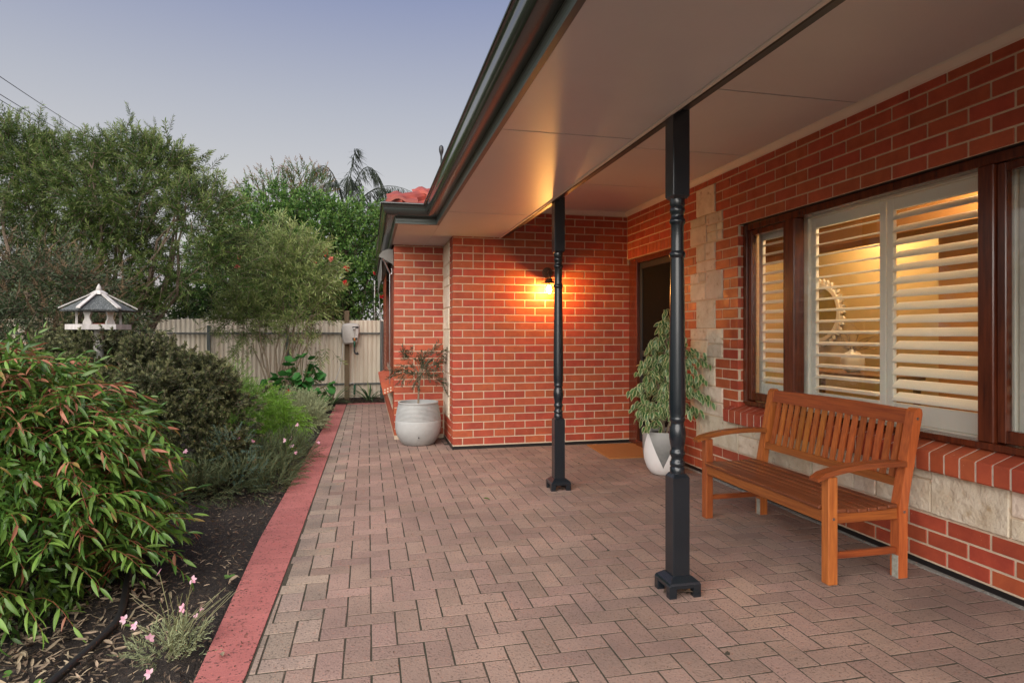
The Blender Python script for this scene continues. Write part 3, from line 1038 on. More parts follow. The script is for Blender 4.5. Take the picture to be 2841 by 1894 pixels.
G().box(0.694, 0.918, FY, Y2 - 0.002, SZ + 0.0002, SZ + 0.008).obj('soffit_panel', 'soffit_paint', sof_b)
G().prism([(1.445, SZ - 0.004), (1.452, SZ - 0.008), (1.470, SZ - 0.004), (1.497, SZ + 0.018), (1.497, SZ + 0.05), (1.445, SZ + 0.03)], 1, -0.6, FY - 0.001).obj('cover_strip', 'trim_paint', house)
G().box(1.498, 1.553, -0.6, FY - 0.001, 2.352, 2.70, 0.002).obj('verandah_beam', 'dark_beam', house)

# gutter and fascia swept round the eaves ---------------------------------------------------------------------
PATH = [(0.664, -0.6), (0.664, 6.23), (0.26, 6.23), (0.26, 13.5)]


def sweep(prof, name, m, closed=True):
    """profile (outward, z)"""
    V, F = [], []
    for i, (px, py) in enumerate(PATH):
        for d, z in prof:
            if i in (0, 3): V.append((px - d, py, z))
            else: V.append((px - d, py - d, z))
    n = len(prof)
    for i in range(3):
        for k in range(n if closed else n - 1):
            j2 = (k + 1) % n
            F.append((i * n + k, i * n + j2, (i + 1) * n + j2, (i + 1) * n + k))
    o = obj(name, V, F, m, house)
    return o


gp = [(0.002, 2.392), (0.052, 2.390)]
for a in np.linspace(0, 1, 9):
    t = a * math.pi / 2
    gp.append((0.055 + 0.062 * math.sin(t), 2.452 - 0.062 * math.cos(t)))
gp += [(0.119, 2.476), (0.124, 2.480), (0.126, 2.487), (0.137, 2.490), (0.141, 2.497), (0.139, 2.506), (0.132, 2.510), (0.126, 2.504), (0.112, 2.498), (0.110, 2.46), (0.055, 2.400), (0.004, 2.40), (0.004, 2.49), (0.002, 2.49)]
smooth_by_angle(sweep(gp, 'gutter', 'gutter_metal'), 50)
sweep([(-0.028, SZ - 0.003), (0.0, SZ - 0.003), (0.0015, SZ + 0.018), (-0.001, SZ + 0.022), (0.0015, SZ + 0.027), (0.0015, SZ + 0.048), (-0.001, SZ + 0.053), (0.0015, SZ + 0.058), (0.0015, 2.50), (-0.028, 2.50)], 'fascia', 'fascia_metal')

# tiled hip roof ---------------------------------------------------------------------------------------------
PITCH = math.tan(R(24))
RZ = 2.50
roof = G()
# left wing: front slope and left slope meeting at a hip; main slope over the verandah
roof.add([(0.18, 6.15, RZ), (0.6, 6.15, RZ), (2.9, 8.45, RZ + 2.3 * PITCH), (2.48, 8.45, RZ + 2.3 * PITCH)], [(0, 1, 2, 3)])
roof.add([(0.18, 6.15, RZ), (2.48, 8.45, RZ + 2.3 * PITCH), (2.48, 13.6, RZ + 2.3 * PITCH), (0.18, 13.6, RZ)], [(0, 1, 2, 3)])
roof.add([(0.6, -0.6, RZ), (4.6, -0.6, RZ + 4.0 * PITCH), (4.6, 8.4, RZ + 4.0 * PITCH), (0.6, 8.4, RZ)], [(0, 3, 2, 1)])
roof = roof.obj('roof', 'roof_tile', house)
for row in range(6):
    for c_ in range(8):
        y0 = 6.13 + row * 0.30 * math.cos(R(24)); z0 = RZ + 0.01 + (y0 - 6.13) * PITCH
        x0 = 0.20 + row * 0.27 + c_ * 0.30 - 0.02
        if x0 < 0.17 + row * 0.27 or x0 > 0.42 + row * 0.27: continue
        q = G()
        pts = []
        n = 9
        for s in (0, 1):
            for i in range(n):
                u = i / (n - 1)
                hgt = 0.038 * max(0, math.sin(u * math.pi * 2 - 0.6)) + 0.012
                yy = y0 + s * 0.33 * math.cos(R(24)); zz = z0 + s * 0.33 * math.sin(R(24)) + hgt + (0.0 if s else 0.022)
                pts.append((x0 + u * 0.295, yy, zz))
        pts += [(p[0], p[1], p[2] - 0.03) for p in pts[:n]]
        q.add(pts, [(i, i + 1, n + i + 1, n + i) for i in range(n - 1)] + [(2 * n + i, 2 * n + i + 1, i + 1, i) for i in range(n - 1)])
        q.obj('roof_tile', 'roof_tile', roof)
for k in range(7):
    t0 = 0.02 + k * 0.27; t1 = t0 + 0.33
    q = G()
    pts = []
    for s, t in ((0, t0), (1, t1)):
        for a in np.linspace(-0.2, math.pi + 0.2, 9):
            rr = 0.115 - 0.018 * s
            off = rr * math.cos(a) / math.sqrt(2)
            pts.append((0.22 + t + off, 6.19 + t - off, RZ + 0.005 + t * PITCH + rr * 0.8 * math.sin(a)))
    q.add(pts, [(i, i + 1, 10 + i, 9 + i) for i in range(8)] + [tuple(range(9))])
    q.obj('ridge_cap', 'roof_tile', roof)
fin = G().lathe([(0.016, 2.9), (0.014, 3.80), (0.020, 3.83), (0.030, 3.86), (0.036, 3.90), (0.030, 3.94), (0.012, 3.96)], (1.03, 9.0), 12)
fin.obj('vent_pipe', 'dark_beam', house, smooth=True)

# ================================================================== verandah posts (parts of the house)


def verandah_post(cx, cy):
    q = G()
    s = 0.045

    def sq(z0, z1, s, ch=0.012, cham_top=False, cham_bot=False):
        c_ = 0.004
        ring = lambda k: [(cx - k + c_, cy - k), (cx + k - c_, cy - k), (cx + k, cy - k + c_), (cx + k, cy + k - c_), (cx + k - c_, cy + k), (cx - k + c_, cy + k), (cx - k, cy + k - c_), (cx - k, cy - k + c_)]
        lv = []
        if cham_bot: lv.append((z0, s - ch)); lv.append((z0 + ch * 1.4, s))
        else: lv.append((z0, s))
        if cham_top: lv.append((z1 - ch * 1.4, s)); lv.append((z1, s - ch))
        else: lv.append((z1, s))
        V, F = [], []
        for z, k in lv: V += [(x, y, z) for x, y in ring(k)]
        for i in range(len(lv) - 1):
            F += [(i * 8 + k, i * 8 + (k + 1) % 8, (i + 1) * 8 + (k + 1) % 8, (i + 1) * 8 + k) for k in range(8)]
        F += [tuple(range(8))[::-1], tuple(range(len(lv) * 8 - 8, len(lv) * 8))]
        return V, F
    q.add(*sq(1.915, 2.375, s, 0.010, cham_bot=True))
    top = empty('verandah_post', (cx, cy, GZ), parent=house)
    q.obj('upper_block', 'post_paint', top)
    q = G()
    q.add(*sq(0.035, 0.545, s, 0.012, cham_top=True))
    q.obj('lower_block', 'post_paint', top)
    t = G()
    prof = [(0.035, 0.535), (0.037, 0.550), (0.0365, 0.572), (0.033, 0.578), (0.037, 0.584), (0.0375, 0.600), (0.033, 0.606), (0.030, 0.622), (0.034, 0.632), (0.0375, 0.640), (0.0375, 0.652), (0.033, 0.660),
            (0.031, 0.668), (0.036, 0.690), (0.0405, 0.720), (0.0415, 0.745), (0.038, 0.775), (0.0335, 0.790), (0.033, 0.800), (0.037, 0.806), (0.0385, 0.814), (0.037, 0.822), (0.036, 0.826),
            (0.0395, 0.850), (0.0410, 0.90), (0.0405, 1.0), (0.038, 1.25), (0.035, 1.5), (0.0325, 1.612), (0.0325, 1.620), (0.038, 1.626), (0.040, 1.638), (0.038, 1.650), (0.032, 1.656),
            (0.0315, 1.70), (0.0315, 1.782), (0.034, 1.790), (0.0385, 1.797), (0.0395, 1.806), (0.037, 1.815), (0.032, 1.822), (0.031, 1.832), (0.033, 1.842), (0.037, 1.852), (0.038, 1.862), (0.036, 1.872), (0.0335, 1.878), (0.0365, 1.886), (0.037, 1.91), (0.036, 1.925)]
    t.lathe(prof, (cx, cy), 28)
    smooth_by_angle(t.obj('turned_shaft', 'post_paint', top), 40)
    b = G()
    # flared foot with an arch in each side
    for (z0, z1, k0, k1) in ((0.022, 0.045, 0.078, 0.050), (0.012, 0.022, 0.083, 0.078)):
        V = [(cx + sx * k0, cy + sy * k0, z0) for sx, sy in ((-1, -1), (1, -1), (1, 1), (-1, 1))] + [(cx + sx * k1, cy + sy * k1, z1) for sx, sy in ((-1, -1), (1, -1), (1, 1), (-1, 1))]
        b.add(V, [(i, (i + 1) % 4, 4 + (i + 1) % 4, 4 + i) for i in range(4)] + [(0, 3, 2, 1)] + [(4, 5, 6, 7)])
    for sx in (-1, 1):
        for sy in (-1, 1):
            x0, x1 = sorted((cx + sx * 0.045, cx + sx * 0.0845)); y0, y1 = sorted((cy + sy * 0.045, cy + sy * 0.0845))
            b.box(x0, x1, y0, y1, GZ - 0.005, 0.014, 0.003)
    b.box(cx - 0.06, cx + 0.06, cy - 0.0825, cy + 0.0825, -0.004, 0.013)
    b.box(cx - 0.0825, cx + 0.0825, cy - 0.06, cy + 0.06, -0.004, 0.0129)
    b.obj('post_base', 'post_paint', top)
    r_ = G()
    for k in range(26):
        x, y = cx + random.uniform(-0.07, 0.07), cy + random.uniform(-0.075, 0.06)
        a = random.uniform(0, 6.3); ll = random.uniform(0.015, 0.035)
        zz = GZ + random.uniform(0.003, 0.028)
        dx, dy = ll * math.cos(a), ll * math.sin(a)
        r_.add([(x - dx, y - dy, zz), (x + dy * 0.35, y - dx * 0.35, zz + 0.006), (x + dx, y + dy, zz + 0.002), (x - dy * 0.35, y + dx * 0.35, zz + 0.004)], [(0, 1, 2, 3)])
    tag(r_.obj('debris', 'litter_dark', top), kind='stuff')
    return top


verandah_post(1.513, 2.862)
verandah_post(1.548, 4.985)
verandah_post(1.522, 0.70)

# ================================================================== bench
bench = empty('bench', (2.55, 3.37, GZ), 'orange stained timber bench with slatted back against the window wall', 'bench')
BX = lambda z: 2.735 + max(0, z - 0.34) * 0.20      # lean of the back (front face)
for y0 in (2.747, 3.938):
    y1 = y0 + 0.056
    G().box(2.300, 2.356, y0, y1, GZ, 0.505, 0.004).obj('leg', 'bench_timber', bench)
    pts = [(2.730, GZ), (2.785, GZ), (2.787, 0.30), (2.80, 0.40), (BX(0.82) + 0.052, 0.815), (BX(0.83) + 0.045, 0.838), (BX(0.84) + 0.030, 0.847), (BX(0.84) + 0.012, 0.843), (BX(0.82), 0.825), (BX(0.40), 0.40), (2.732, 0.32)]
    leg = G().prism(pts, 1, y0, y1).obj('leg', 'bench_timber', bench)
    G().box(2.7285, 2.732, y0 + 0.004, y1 - 0.012, GZ, 0.07 if y0 < 3 else 0.06).obj('worn_patch', 'leg_wear', leg)
    # side rail, stretcher, arm
    G().box(2.356, 2.732, y0 + 0.010, y0 + 0.036, 0.262, 0.322, 0.003).obj('side_rail', 'bench_arm', bench)
    G().box(2.356, 2.732, y0 + 0.014, y0 + 0.040, 0.078, 0.112, 0.003).obj('stretcher', 'bench_arm', bench)
    q = G()
    xs = np.linspace(2.225, BX(0.53) + 0.004, 12)
    zt = [0.508 + 0.062 * math.sin(((x - 2.225) / 0.56) ** 0.75 * math.pi * 0.62) for x in xs]
    out = [(x, z) for x, z in zip(xs, zt)] + [(x, z - 0.028) for x, z in zip(xs[::-1], zt[::-1])]
    out[0] = (2.232, zt[0] - 0.006); out[-1] = (2.232, zt[0] - 0.022)
    ya, yb = (y0 - 0.008, y0 + 0.060)
    q.prism(out, 1, ya, yb)
    q.obj('armrest', 'bench_arm', bench)
    for bx, bz in ((2.33, 0.29), (2.765, 0.30), (2.85, 0.79)):
        yy = y0 - 0.0015
        cyl = G()
        ring = [(bx + 0.008 * math.cos(t), bz + 0.008 * math.sin(t)) for t in np.linspace(0, 2 * math.pi, 10, endpoint=False)]
        cyl.prism(ring, 1, yy, yy + 0.004).obj('bolt', 'metal', bench)
G().box(2.305, 2.328, 2.803, 3.938, 0.262, 0.326, 0.003).obj('front_rail', 'bench_rail', bench)
for k in range(7):
    x0 = 2.288 + k * 0.0625
    dz = -0.010 * math.sin(k / 6 * math.pi)
    if k == 0: G().box(x0, x0 + 0.057, 2.806, 3.935, 0.328, 0.347, 0.004).obj('seat_slat', 'bench_seat', bench)
    else: G().box(x0, x0 + 0.057, 2.744, 3.996, 0.325 + dz, 0.345 + dz, 0.004).obj('seat_slat', 'bench_seat', bench)


def lean_box(y0, y1, z0, z1, d0, d1, name, m, crown=0.0):
    n = 8 if crown else 1
    V, F = [], []
    for i in range(n + 1):
        t = i / n; y = y0 + (y1 - y0) * t
        zt = z1 + crown * math.sin(t * math.pi)
        V += [(BX(z0) + d0, y, z0), (BX(z0) + d1, y, z0), (BX(zt) + d1, y, zt - 0.004), (BX(zt) + d1 - 0.006, y, zt), (BX(zt) + d0 + 0.006, y, zt), (BX(zt) + d0, y, zt - 0.004)]
    for i in range(n):
        F += [(i * 6 + k, i * 6 + (k + 1) % 6, (i + 1) * 6 + (k + 1) % 6, (i + 1) * 6 + k) for k in range(6)]
    F += [(0, 1, 2, 3, 4, 5)[::-1], tuple(n * 6 + k for k in range(6))]
    return obj(name, V, F, m, bench)


lean_box(2.803, 3.938, 0.757, 0.835, 0.010, 0.036, 'top_rail', 'bench_rail', 0.008)
lean_box(2.803, 3.938, 0.425, 0.470, 0.010, 0.038, 'lower_rail', 'bench_rail')
for k in range(17):
    y0 = 2.826 + k * (3.938 - 2.826 - 0.020) / 17
    lean_box(y0 + 0.004, y0 + 0.038, 0.468, 0.759, 0.015, 0.030, 'back_slat', 'bench_timber')

# ================================================================== pots
pot = empty('ribbed_pot', (0.575, 7.40, GZ), 'large round pale grey concrete pot with ribbed upper half', 'pot')
prof = [(0.02, GZ), (0.165, GZ), (0.19, GZ + 0.012), (0.232, 0.03), (0.258, 0.09), (0.268, 0.15), (0.267, 0.205), (0.264, 0.235), (0.262, 0.238)]
z = 0.240
for k in range(13):
    rr = 0.2615 - 0.0012 * k - 0.00012 * k * k
    prof += [(rr - 0.004, z), (rr + 0.003, z + 0.005), (rr + 0.003, z + 0.009), (rr - 0.004, z + 0.0136)]
    z += 0.0142
prof += [(0.235, z + 0.004), (0.236, z + 0.018), (0.228, z + 0.023), (0.216, z + 0.018), (0.212, z - 0.03), (0.208, z - 0.06)]
smooth_by_angle(G().lathe(prof, (0.575, 7.40), 56, caps=False).obj('pot_body', 'pot_grey', pot), 60)
G().lathe([(0.001, z - 0.028), (0.12, z - 0.032), (0.213, z - 0.036)], (0.575, 7.40), 24, caps=False).obj('soil', 'potting_soil', pot)
G().lathe([(0.007, 0), (0.007, 0.012)], (0, 0), 10).obj('drain_hole', 'black_plastic', pot).location = Vector((0.56, 7.40 - 0.254, 0.06)) - WLOC['ribbed_pot']

gpot = empty('geometric_pot', (2.665, 5.31, GZ), 'grey concrete pot painted with white triangles by the door', 'pot')
prof = [(0.02, 0.0), (0.09, 0.0), (0.115, 0.012), (0.150, 0.06), (0.175, 0.13), (0.187, 0.21), (0.190, 0.30), (0.188, 0.395), (0.185, 0.402), (0.172, 0.400), (0.170, 0.36)]
pb = G().lathe([(r, z + GZ) for r, z in prof], (2.665, 5.31), 48, caps=False).obj('pot_body', 'pot_zigzag', gpot, origin=(2.665, 5.31, GZ))
smooth_by_angle(pb, 50)
G().lathe([(0.001, GZ + 0.375), (0.171, GZ + 0.368)], (2.665, 5.31), 20, caps=False).obj('soil', 'potting_soil', gpot)

# ================================================================== door mat, lamp
mt = G().box(-0.29, 0.285, -0.40, 0.40, 0, 0.016, 0.004)
mato = mt.obj('door_mat', 'coir')
mato.location = (2.735, 6.43, GZ + 0.004); mato.rotation_euler = (0, 0, R(-3))
tag(mato, 'orange coir mat lying before the dark door', 'door mat')

lamp = empty('wall_lamp', (2.01, FY, 1.94), 'lit copper wall lantern with glass jar on the brick wall', 'lamp')
LX, LY = 1.985, 6.74
bp = G()
ring = lambda r, y: [(2.012 + r * math.cos(t), y, 1.942 + r * math.sin(t)) for t in np.linspace(0, 2 * math.pi, 24, endpoint=False)]
V = ring(0.062, FY + 0.002) + ring(0.062, FY - 0.018) + ring(0.052, FY - 0.028)
F = [(k * 24 + i, k * 24 + (i + 1) % 24, (k + 1) * 24 + (i + 1) % 24, (k + 1) * 24 + i) for k in (0, 1) for i in range(24)] + [tuple(range(48, 72))]
bp.add(V, F).obj('back_plate', 'lamp_metal', lamp)
arm = [(2.010, FY - 0.02, 1.945), (2.004, 6.83, 1.955), (1.995, 6.775, 1.955), (1.987, 6.745, 1.93), (LX, LY, 1.88), (LX, LY, 1.85)]
G().tube(arm, 0.008, 8).obj('bracket_arm', 'lamp_metal', lamp, smooth=True)
smooth_by_angle(G().lathe([(0.012, 1.865), (0.028, 1.862), (0.040, 1.850), (0.043, 1.832), (0.096, 1.806), (0.097, 1.803), (0.042, 1.818), (0.036, 1.83)], (LX, LY), 28, caps=False).obj('lamp_shade', 'lamp_metal', lamp), 40)
smooth_by_angle(G().lathe([(0.040, 1.815), (0.041, 1.72), (0.038, 1.700), (0.029, 1.686), (0.014, 1.678), (0.001, 1.676)], (LX, LY), 24, caps=False).obj('glass_jar', 'lamp_glass', lamp), 60)
G().lathe([(0.010, 1.82), (0.010, 1.79)], (LX, LY), 12).obj('bulb_holder', 'lamp_metal', lamp)
smooth_by_angle(G().lathe([(0.009, 1.79), (0.014, 1.775), (0.024, 1.755), (0.027, 1.735), (0.023, 1.715), (0.012, 1.702), (0.001, 1.70)], (LX, LY), 18).obj('light_bulb', 'bulb', lamp), 60)

# the lit room's own ceiling lamp, a globe out of sight behind the bulkhead
rl = empty('ceiling_globe', (3.9, 3.9, 2.62), 'warm round globe lamp under the room ceiling behind the shutters', 'lamp')
G().lathe([(0.05, 2.62), (0.05, 2.60)], (3.95, 3.3), 16).obj('lamp_base', 'metal', rl)
emitmat('globe', (1.0, 0.74, 0.42), 95)
G().lathe([(0.03, 2.60), (0.09, 2.57), (0.11, 2.51), (0.09, 2.45), (0.03, 2.42), (0.001, 2.418)], (3.95, 3.3), 20).obj('glass_globe', 'globe', rl, smooth=True)
rl2 = empty('ceiling_globe', (5.05, 6.3, 2.62), 'warm round globe lamp in the passage beyond the mirror room', 'lamp')
G().lathe([(0.05, 2.62), (0.05, 2.60)], (5.05, 5.6), 16).obj('lamp_base', 'metal', rl2)
G().lathe([(0.03, 2.60), (0.08, 2.57), (0.10, 2.51), (0.08, 2.45), (0.03, 2.42), (0.001, 2.418)], (5.05, 5.6), 20).obj('glass_globe', 'globe', rl2, smooth=True)

# things in the room ----------------------------------------------------------------------------------
mir = empty('mirror', (5.49, 6.72, 1.50), 'round mirror with a beaded sunburst rim on the room wall', 'mirror')


def disc_x(x0, x1, cy, cz, r0, r1=0.0, n=40):
    q = G()
    V, F = [], []
    t = np.linspace(0, 2 * math.pi, n, endpoint=False)
    if r1 <= 0:
        q.prism([(cy + r0 * math.cos(a), cz + r0 * math.sin(a)) for a in t], 0, x0, x1)
    else:
        for x, r in ((x0, r0), (x1, r0), (x1, r1), (x0, r1)):
            V += [(x, cy + r * math.cos(a), cz + r * math.sin(a)) for a in t]
        for k in range(4):
            k2 = (k + 1) % 4
            F += [(k * n + i, k * n + (i + 1) % n, k2 * n + (i + 1) % n, k2 * n + i) for i in range(n)]
        q.add(V, F)
    return q


disc_x(5.475, 5.485, 6.70, 1.50, 0.315).obj('mirror_glass', 'mirror_glass', mir)
disc_x(5.455, 5.499, 6.70, 1.50, 0.36, 0.312).obj('rim', 'shutter_paint', mir)
for k in range(36):
    a = 2 * math.pi * k / 36
    cy, cz = 6.70 + 0.395 * math.cos(a), 1.50 + 0.395 * math.sin(a)
    u = Vector((0, math.cos(a), math.sin(a))); w = Vector((0, -math.sin(a), math.cos(a)))
    c = Vector((5.475, cy, cz))
    pts = [c - w * 0.014 - u * 0.034, c + w * 0.014 - u * 0.034, c + w * 0.022, c + u * 0.028, c - w * 0.022]
    q = G().add([p - Vector((0.01, 0, 0)) for p in pts] + [p + Vector((0.02, 0, 0)) for p in pts], [(0, 1, 2, 3, 4)] + [(i, (i + 1) % 5, 5 + (i + 1) % 5, 5 + i) for i in range(5)])
    q.obj('sun_ray', 'shutter_paint', mir)
tb = empty('side_table', (4.95, 5.55, -0.05), 'brown timber side table under the mirror', 'table')
G().box(4.72, 5.18, 4.9, 6.3, 0.80, 0.84, 0.004).obj('table_top', 'room_floor', tb)
for x in (4.75, 5.12):
    for y in (4.94, 6.22): G().box(x, x + 0.045, y, y + 0.045, -0.05, 0.80).obj('leg', 'room_floor', tb)
vs = empty('vase', (4.92, 5.53, 0.84), 'white round vase of bare twigs on the side table', 'vase')
G().lathe([(0.05, 0.841), (0.09, 0.87), (0.115, 0.93), (0.11, 0.99), (0.07, 1.045), (0.035, 1.06), (0.03, 1.08)], (4.92, 5.53), 24).obj('vase_body', 'shutter_paint', vs, smooth=True)
random.seed(21)
tw = G()
for k in range(16):
    a = random.uniform(0, 6.28)
    p = Vector((4.92, 5.53, 1.06)); d = Vector((math.cos(a) * 0.45, math.sin(a), random.uniform(0.3, 1.1))).normalized()
    L = [p.copy()]
    for s in range(7):
        d = (d + Vector((random.gauss(0, .35), random.gauss(0, .35), random.gauss(-.12, .3)))).normalized()
        p = p + d * 0.05; L.append(p.copy())
    tw.tube(L, [0.004 - 0.0004 * i for i in range(8)], 4)
tw.obj('twigs', 'bark', vs)

# ================================================================== awning on the side wall
aw = empty('window_awning', (0.24, 8.0, 2.2), 'rolled grey fabric awning with metal hood beside the eaves', 'awning')
hood = [(0.308, 2.09), (0.305, 2.285), (0.235, 2.29), (0.175, 2.262), (0.135, 2.215), (0.128, 2.19), (0.142, 2.187), (0.185, 2.235), (0.24, 2.268), (0.29, 2.262), (0.295, 2.09)]
G().prism(hood, 1, 7.86, 10.5).obj('hood', 'awning_grey', aw)
G().prism([(0.303, 2.10), (0.30, 2.28), (0.235, 2.285), (0.178, 2.257), (0.14, 2.215), (0.133, 2.192)], 1, 7.855, 7.862).obj('hood_end', 'awning_grey', aw)
rl_ = [(0.215 + 0.05 * math.cos(t), 2.175 + 0.05 * math.sin(t)) for t in np.linspace(0, 2 * math.pi, 18, endpoint=False)]
G().prism(rl_, 1, 7.9, 10.45).obj('fabric_roll', 'awning_grey', aw)
G().tube([(0.165, 7.85, 2.175), (0.205, 7.85, 2.11), (0.262, 7.85, 1.985)], 0.010, 6).obj('pivot_arm', 'metal', aw)
G().tube([(0.262, 7.855, 1.99), (0.262, 7.855, 0.62)], 0.006, 6).obj('guide_rod', 'metal', aw)
G().tube([(0.285, 7.855, 2.05), (0.290, 7.855, 1.99), (0.262, 7.855, 1.97)], 0.007, 6).obj('bracket', 'metal', aw)
G().tube([(0.165, 10.4, 2.10), (0.235, 10.4, 0.62)], 0.006, 6).obj('guide_rod', 'metal', aw)
vl = G()
vl.prism([(0.150, 2.16), (0.158, 2.16), (0.166, 2.02), (0.160, 1.90), (0.153, 1.90), (0.158, 2.02)], 1, 7.9, 10.4)
vl.obj('valance', 'awning_grey', aw)

# ================================================================== fence
fence = empty('fence', (-3.0, 13.0, -0.08), 'cream corrugated steel fence across the end of the garden', 'fence')
nx = 96
for k in range(9):
    x0 = -6.55 + k * 0.765; x1 = x0 + 0.762
    xs = np.linspace(x0, x1, nx + 1)
    ph = (xs - x0) / 0.765 * 2 * math.pi * 9
    yy = 13.03 + 0.009 * np.sin(ph)
    V = np.concatenate([np.stack([xs, yy, np.full_like(xs, -0.05)], -1), np.stack([xs, yy, np.full_like(xs, 1.52 + random.uniform(-.012, .012))], -1),
                        np.stack([xs, yy + 0.002, np.full_like(xs, -0.05)], -1), np.stack([xs, yy + 0.002, np.full_like(xs, 1.51)], -1)])
    i = np.arange(nx)
    F = np.concatenate([np.stack([i, i + 1, nx + 2 + i, nx + 1 + i], -1), np.stack([2 * nx + 3 + i, 2 * nx + 2 + i, 3 * nx + 3 + i, 3 * nx + 4 + i], -1)])
    obj('fence_sheet', V, F, 'fence_sheet', fence, smooth=True)
for z0 in (1.235, 0.215):
    G().box(-6.5, 0.30, 12.985, 13.018, z0, z0 + 0.032, 0.003).obj('rail', 'fence_steel', fence)
for x in (-5.6, -2.98, -1.55, 0.27):
    G().box(x - 0.032, x + 0.032, 12.945, 12.985, -0.15, 1.40 if x < 0 else 1.5, 0.003).obj('post', 'fence_steel', fence)

# hose reel on its post
rpost = G().box(-0.46, -0.365, 12.84, 12.935, -0.15, 1.70, 0.006).obj('timber_post', 'old_timber')
tag(rpost, 'square brown timber post before the cream fence carrying the hose reel', 'post')
reel = empty('hose_reel', (-0.33, 12.72, 1.02), 'pale grey plastic hose reel box hung on the timber post', 'hose reel')
q = G()
prof2 = [(-0.505, 1.36), (-0.495, 1.41), (-0.455, 1.44), (-0.36, 1.452), (-0.25, 1.448), (-0.185, 1.435), (-0.160, 1.40), (-0.158, 1.33), (-0.172, 1.20), (-0.195, 1.08), (-0.225, 1.05), (-0.36, 1.04), (-0.44, 1.03), (-0.475, 1.05), (-0.500, 1.15)]
cxr, czr = -0.33, 1.24
V, F = [], []
n = len(prof2)
for y_, s_ in ((12.835, 0.97), (12.80, 1.0), (12.70, 1.0), (12.655, 0.95), (12.63, 0.85)):
    V += [(cxr + (x - cxr) * s_, y_, czr + (z - czr) * s_) for x, z in prof2]
for k in range(4):
    F += [(k * n + i, k * n + (i + 1) % n, (k + 1) * n + (i + 1) % n, (k + 1) * n + i) for i in range(n)]
F += [tuple(range(4 * n, 5 * n)), tuple(range(n))[::-1]]
smooth_by_angle(obj('reel_box', V, F, 'reel_plastic', reel), 50)
dsc = [(12.735 + 0.055 * math.cos(t), 1.26 + 0.085 * math.sin(t)) for t in np.linspace(0, 2 * math.pi, 20, endpoint=False)]
G().prism(dsc, 0, -0.513, -0.500).obj('side_dial', 'fence_steel', reel)
G().box(-0.30, -0.18, 12.615, 12.64, 1.355, 1.385, 0.004).obj('hose_slot', 'black_plastic', reel)
G().box(-0.30, -0.21, 12.612, 12.64, 1.12, 1.165, 0.004).obj('nozzle_clip', 'black_plastic', reel)
G().lathe([(0.026, 0), (0.028, 0.02), (0.018, 0.035)], (0, 0), 12).obj('hose_stop', 'hose', reel).location = Vector((-0.265, 12.60, 1.345)) - WLOC['hose_reel']
G().tube([(-0.265, 12.60, 1.35), (-0.262, 12.598, 1.25), (-0.26, 12.60, 1.15)], 0.007, 6).obj('hose_end', 'hose', reel)
noz = G().tube([(-0.26, 12.60, 1.165), (-0.26, 12.60, 1.10)], [0.016, 0.02], 8, m=0).tube([(-0.26, 12.60, 1.10), (-0.258, 12.598, 0.98)], [0.02, 0.017], 8, m=1)
noz.tube([(-0.258, 12.598, 0.98), (-0.262, 12.60, 0.90), (-0.25, 12.60, 0.865), (-0.215, 12.60, 0.85), (-0.185, 12.60, 0.862)], [0.017, 0.016, 0.018, 0.024, 0.028], 8, m=2)
noz.obj('spray_nozzle', ['orange_plastic', 'green_plastic', 'black_plastic'], reel, smooth=True)
G().tube([(-0.485, 12.72, 1.06), (-0.49, 12.70, 0.85), (-0.52, 12.66, 0.62), (-0.60, 12.56, 0.38), (-0.68, 12.5, 0.18), (-0.72, 12.5, 0.05)], 0.010, 6).obj('supply_hose', 'hose', reel, smooth=True)
tap = empty('garden_tap', (-0.27, 12.86, 0.1), 'green hose fitting hanging low beside the timber post', 'tap')
G().tube([(-0.365, 12.86, 0.24), (-0.30, 12.86, 0.26), (-0.26, 12.855, 0.22)], 0.012, 6).obj('pipe', 'metal', tap)
G().tube([(-0.26, 12.855, 0.225), (-0.262, 12.85, 0.13), (-0.27, 12.85, 0.03)], [0.018, 0.024, 0.016], 8).obj('fitting', 'green_plastic', tap)
pl_ = G().lathe([(0.030, -0.1), (0.030, 2.35), (0.012, 2.36)], (0.13, 13.35), 10).obj('steel_pole', 'metal')
tag(pl_, 'thin galvanised pole standing behind the fence end', 'pole')

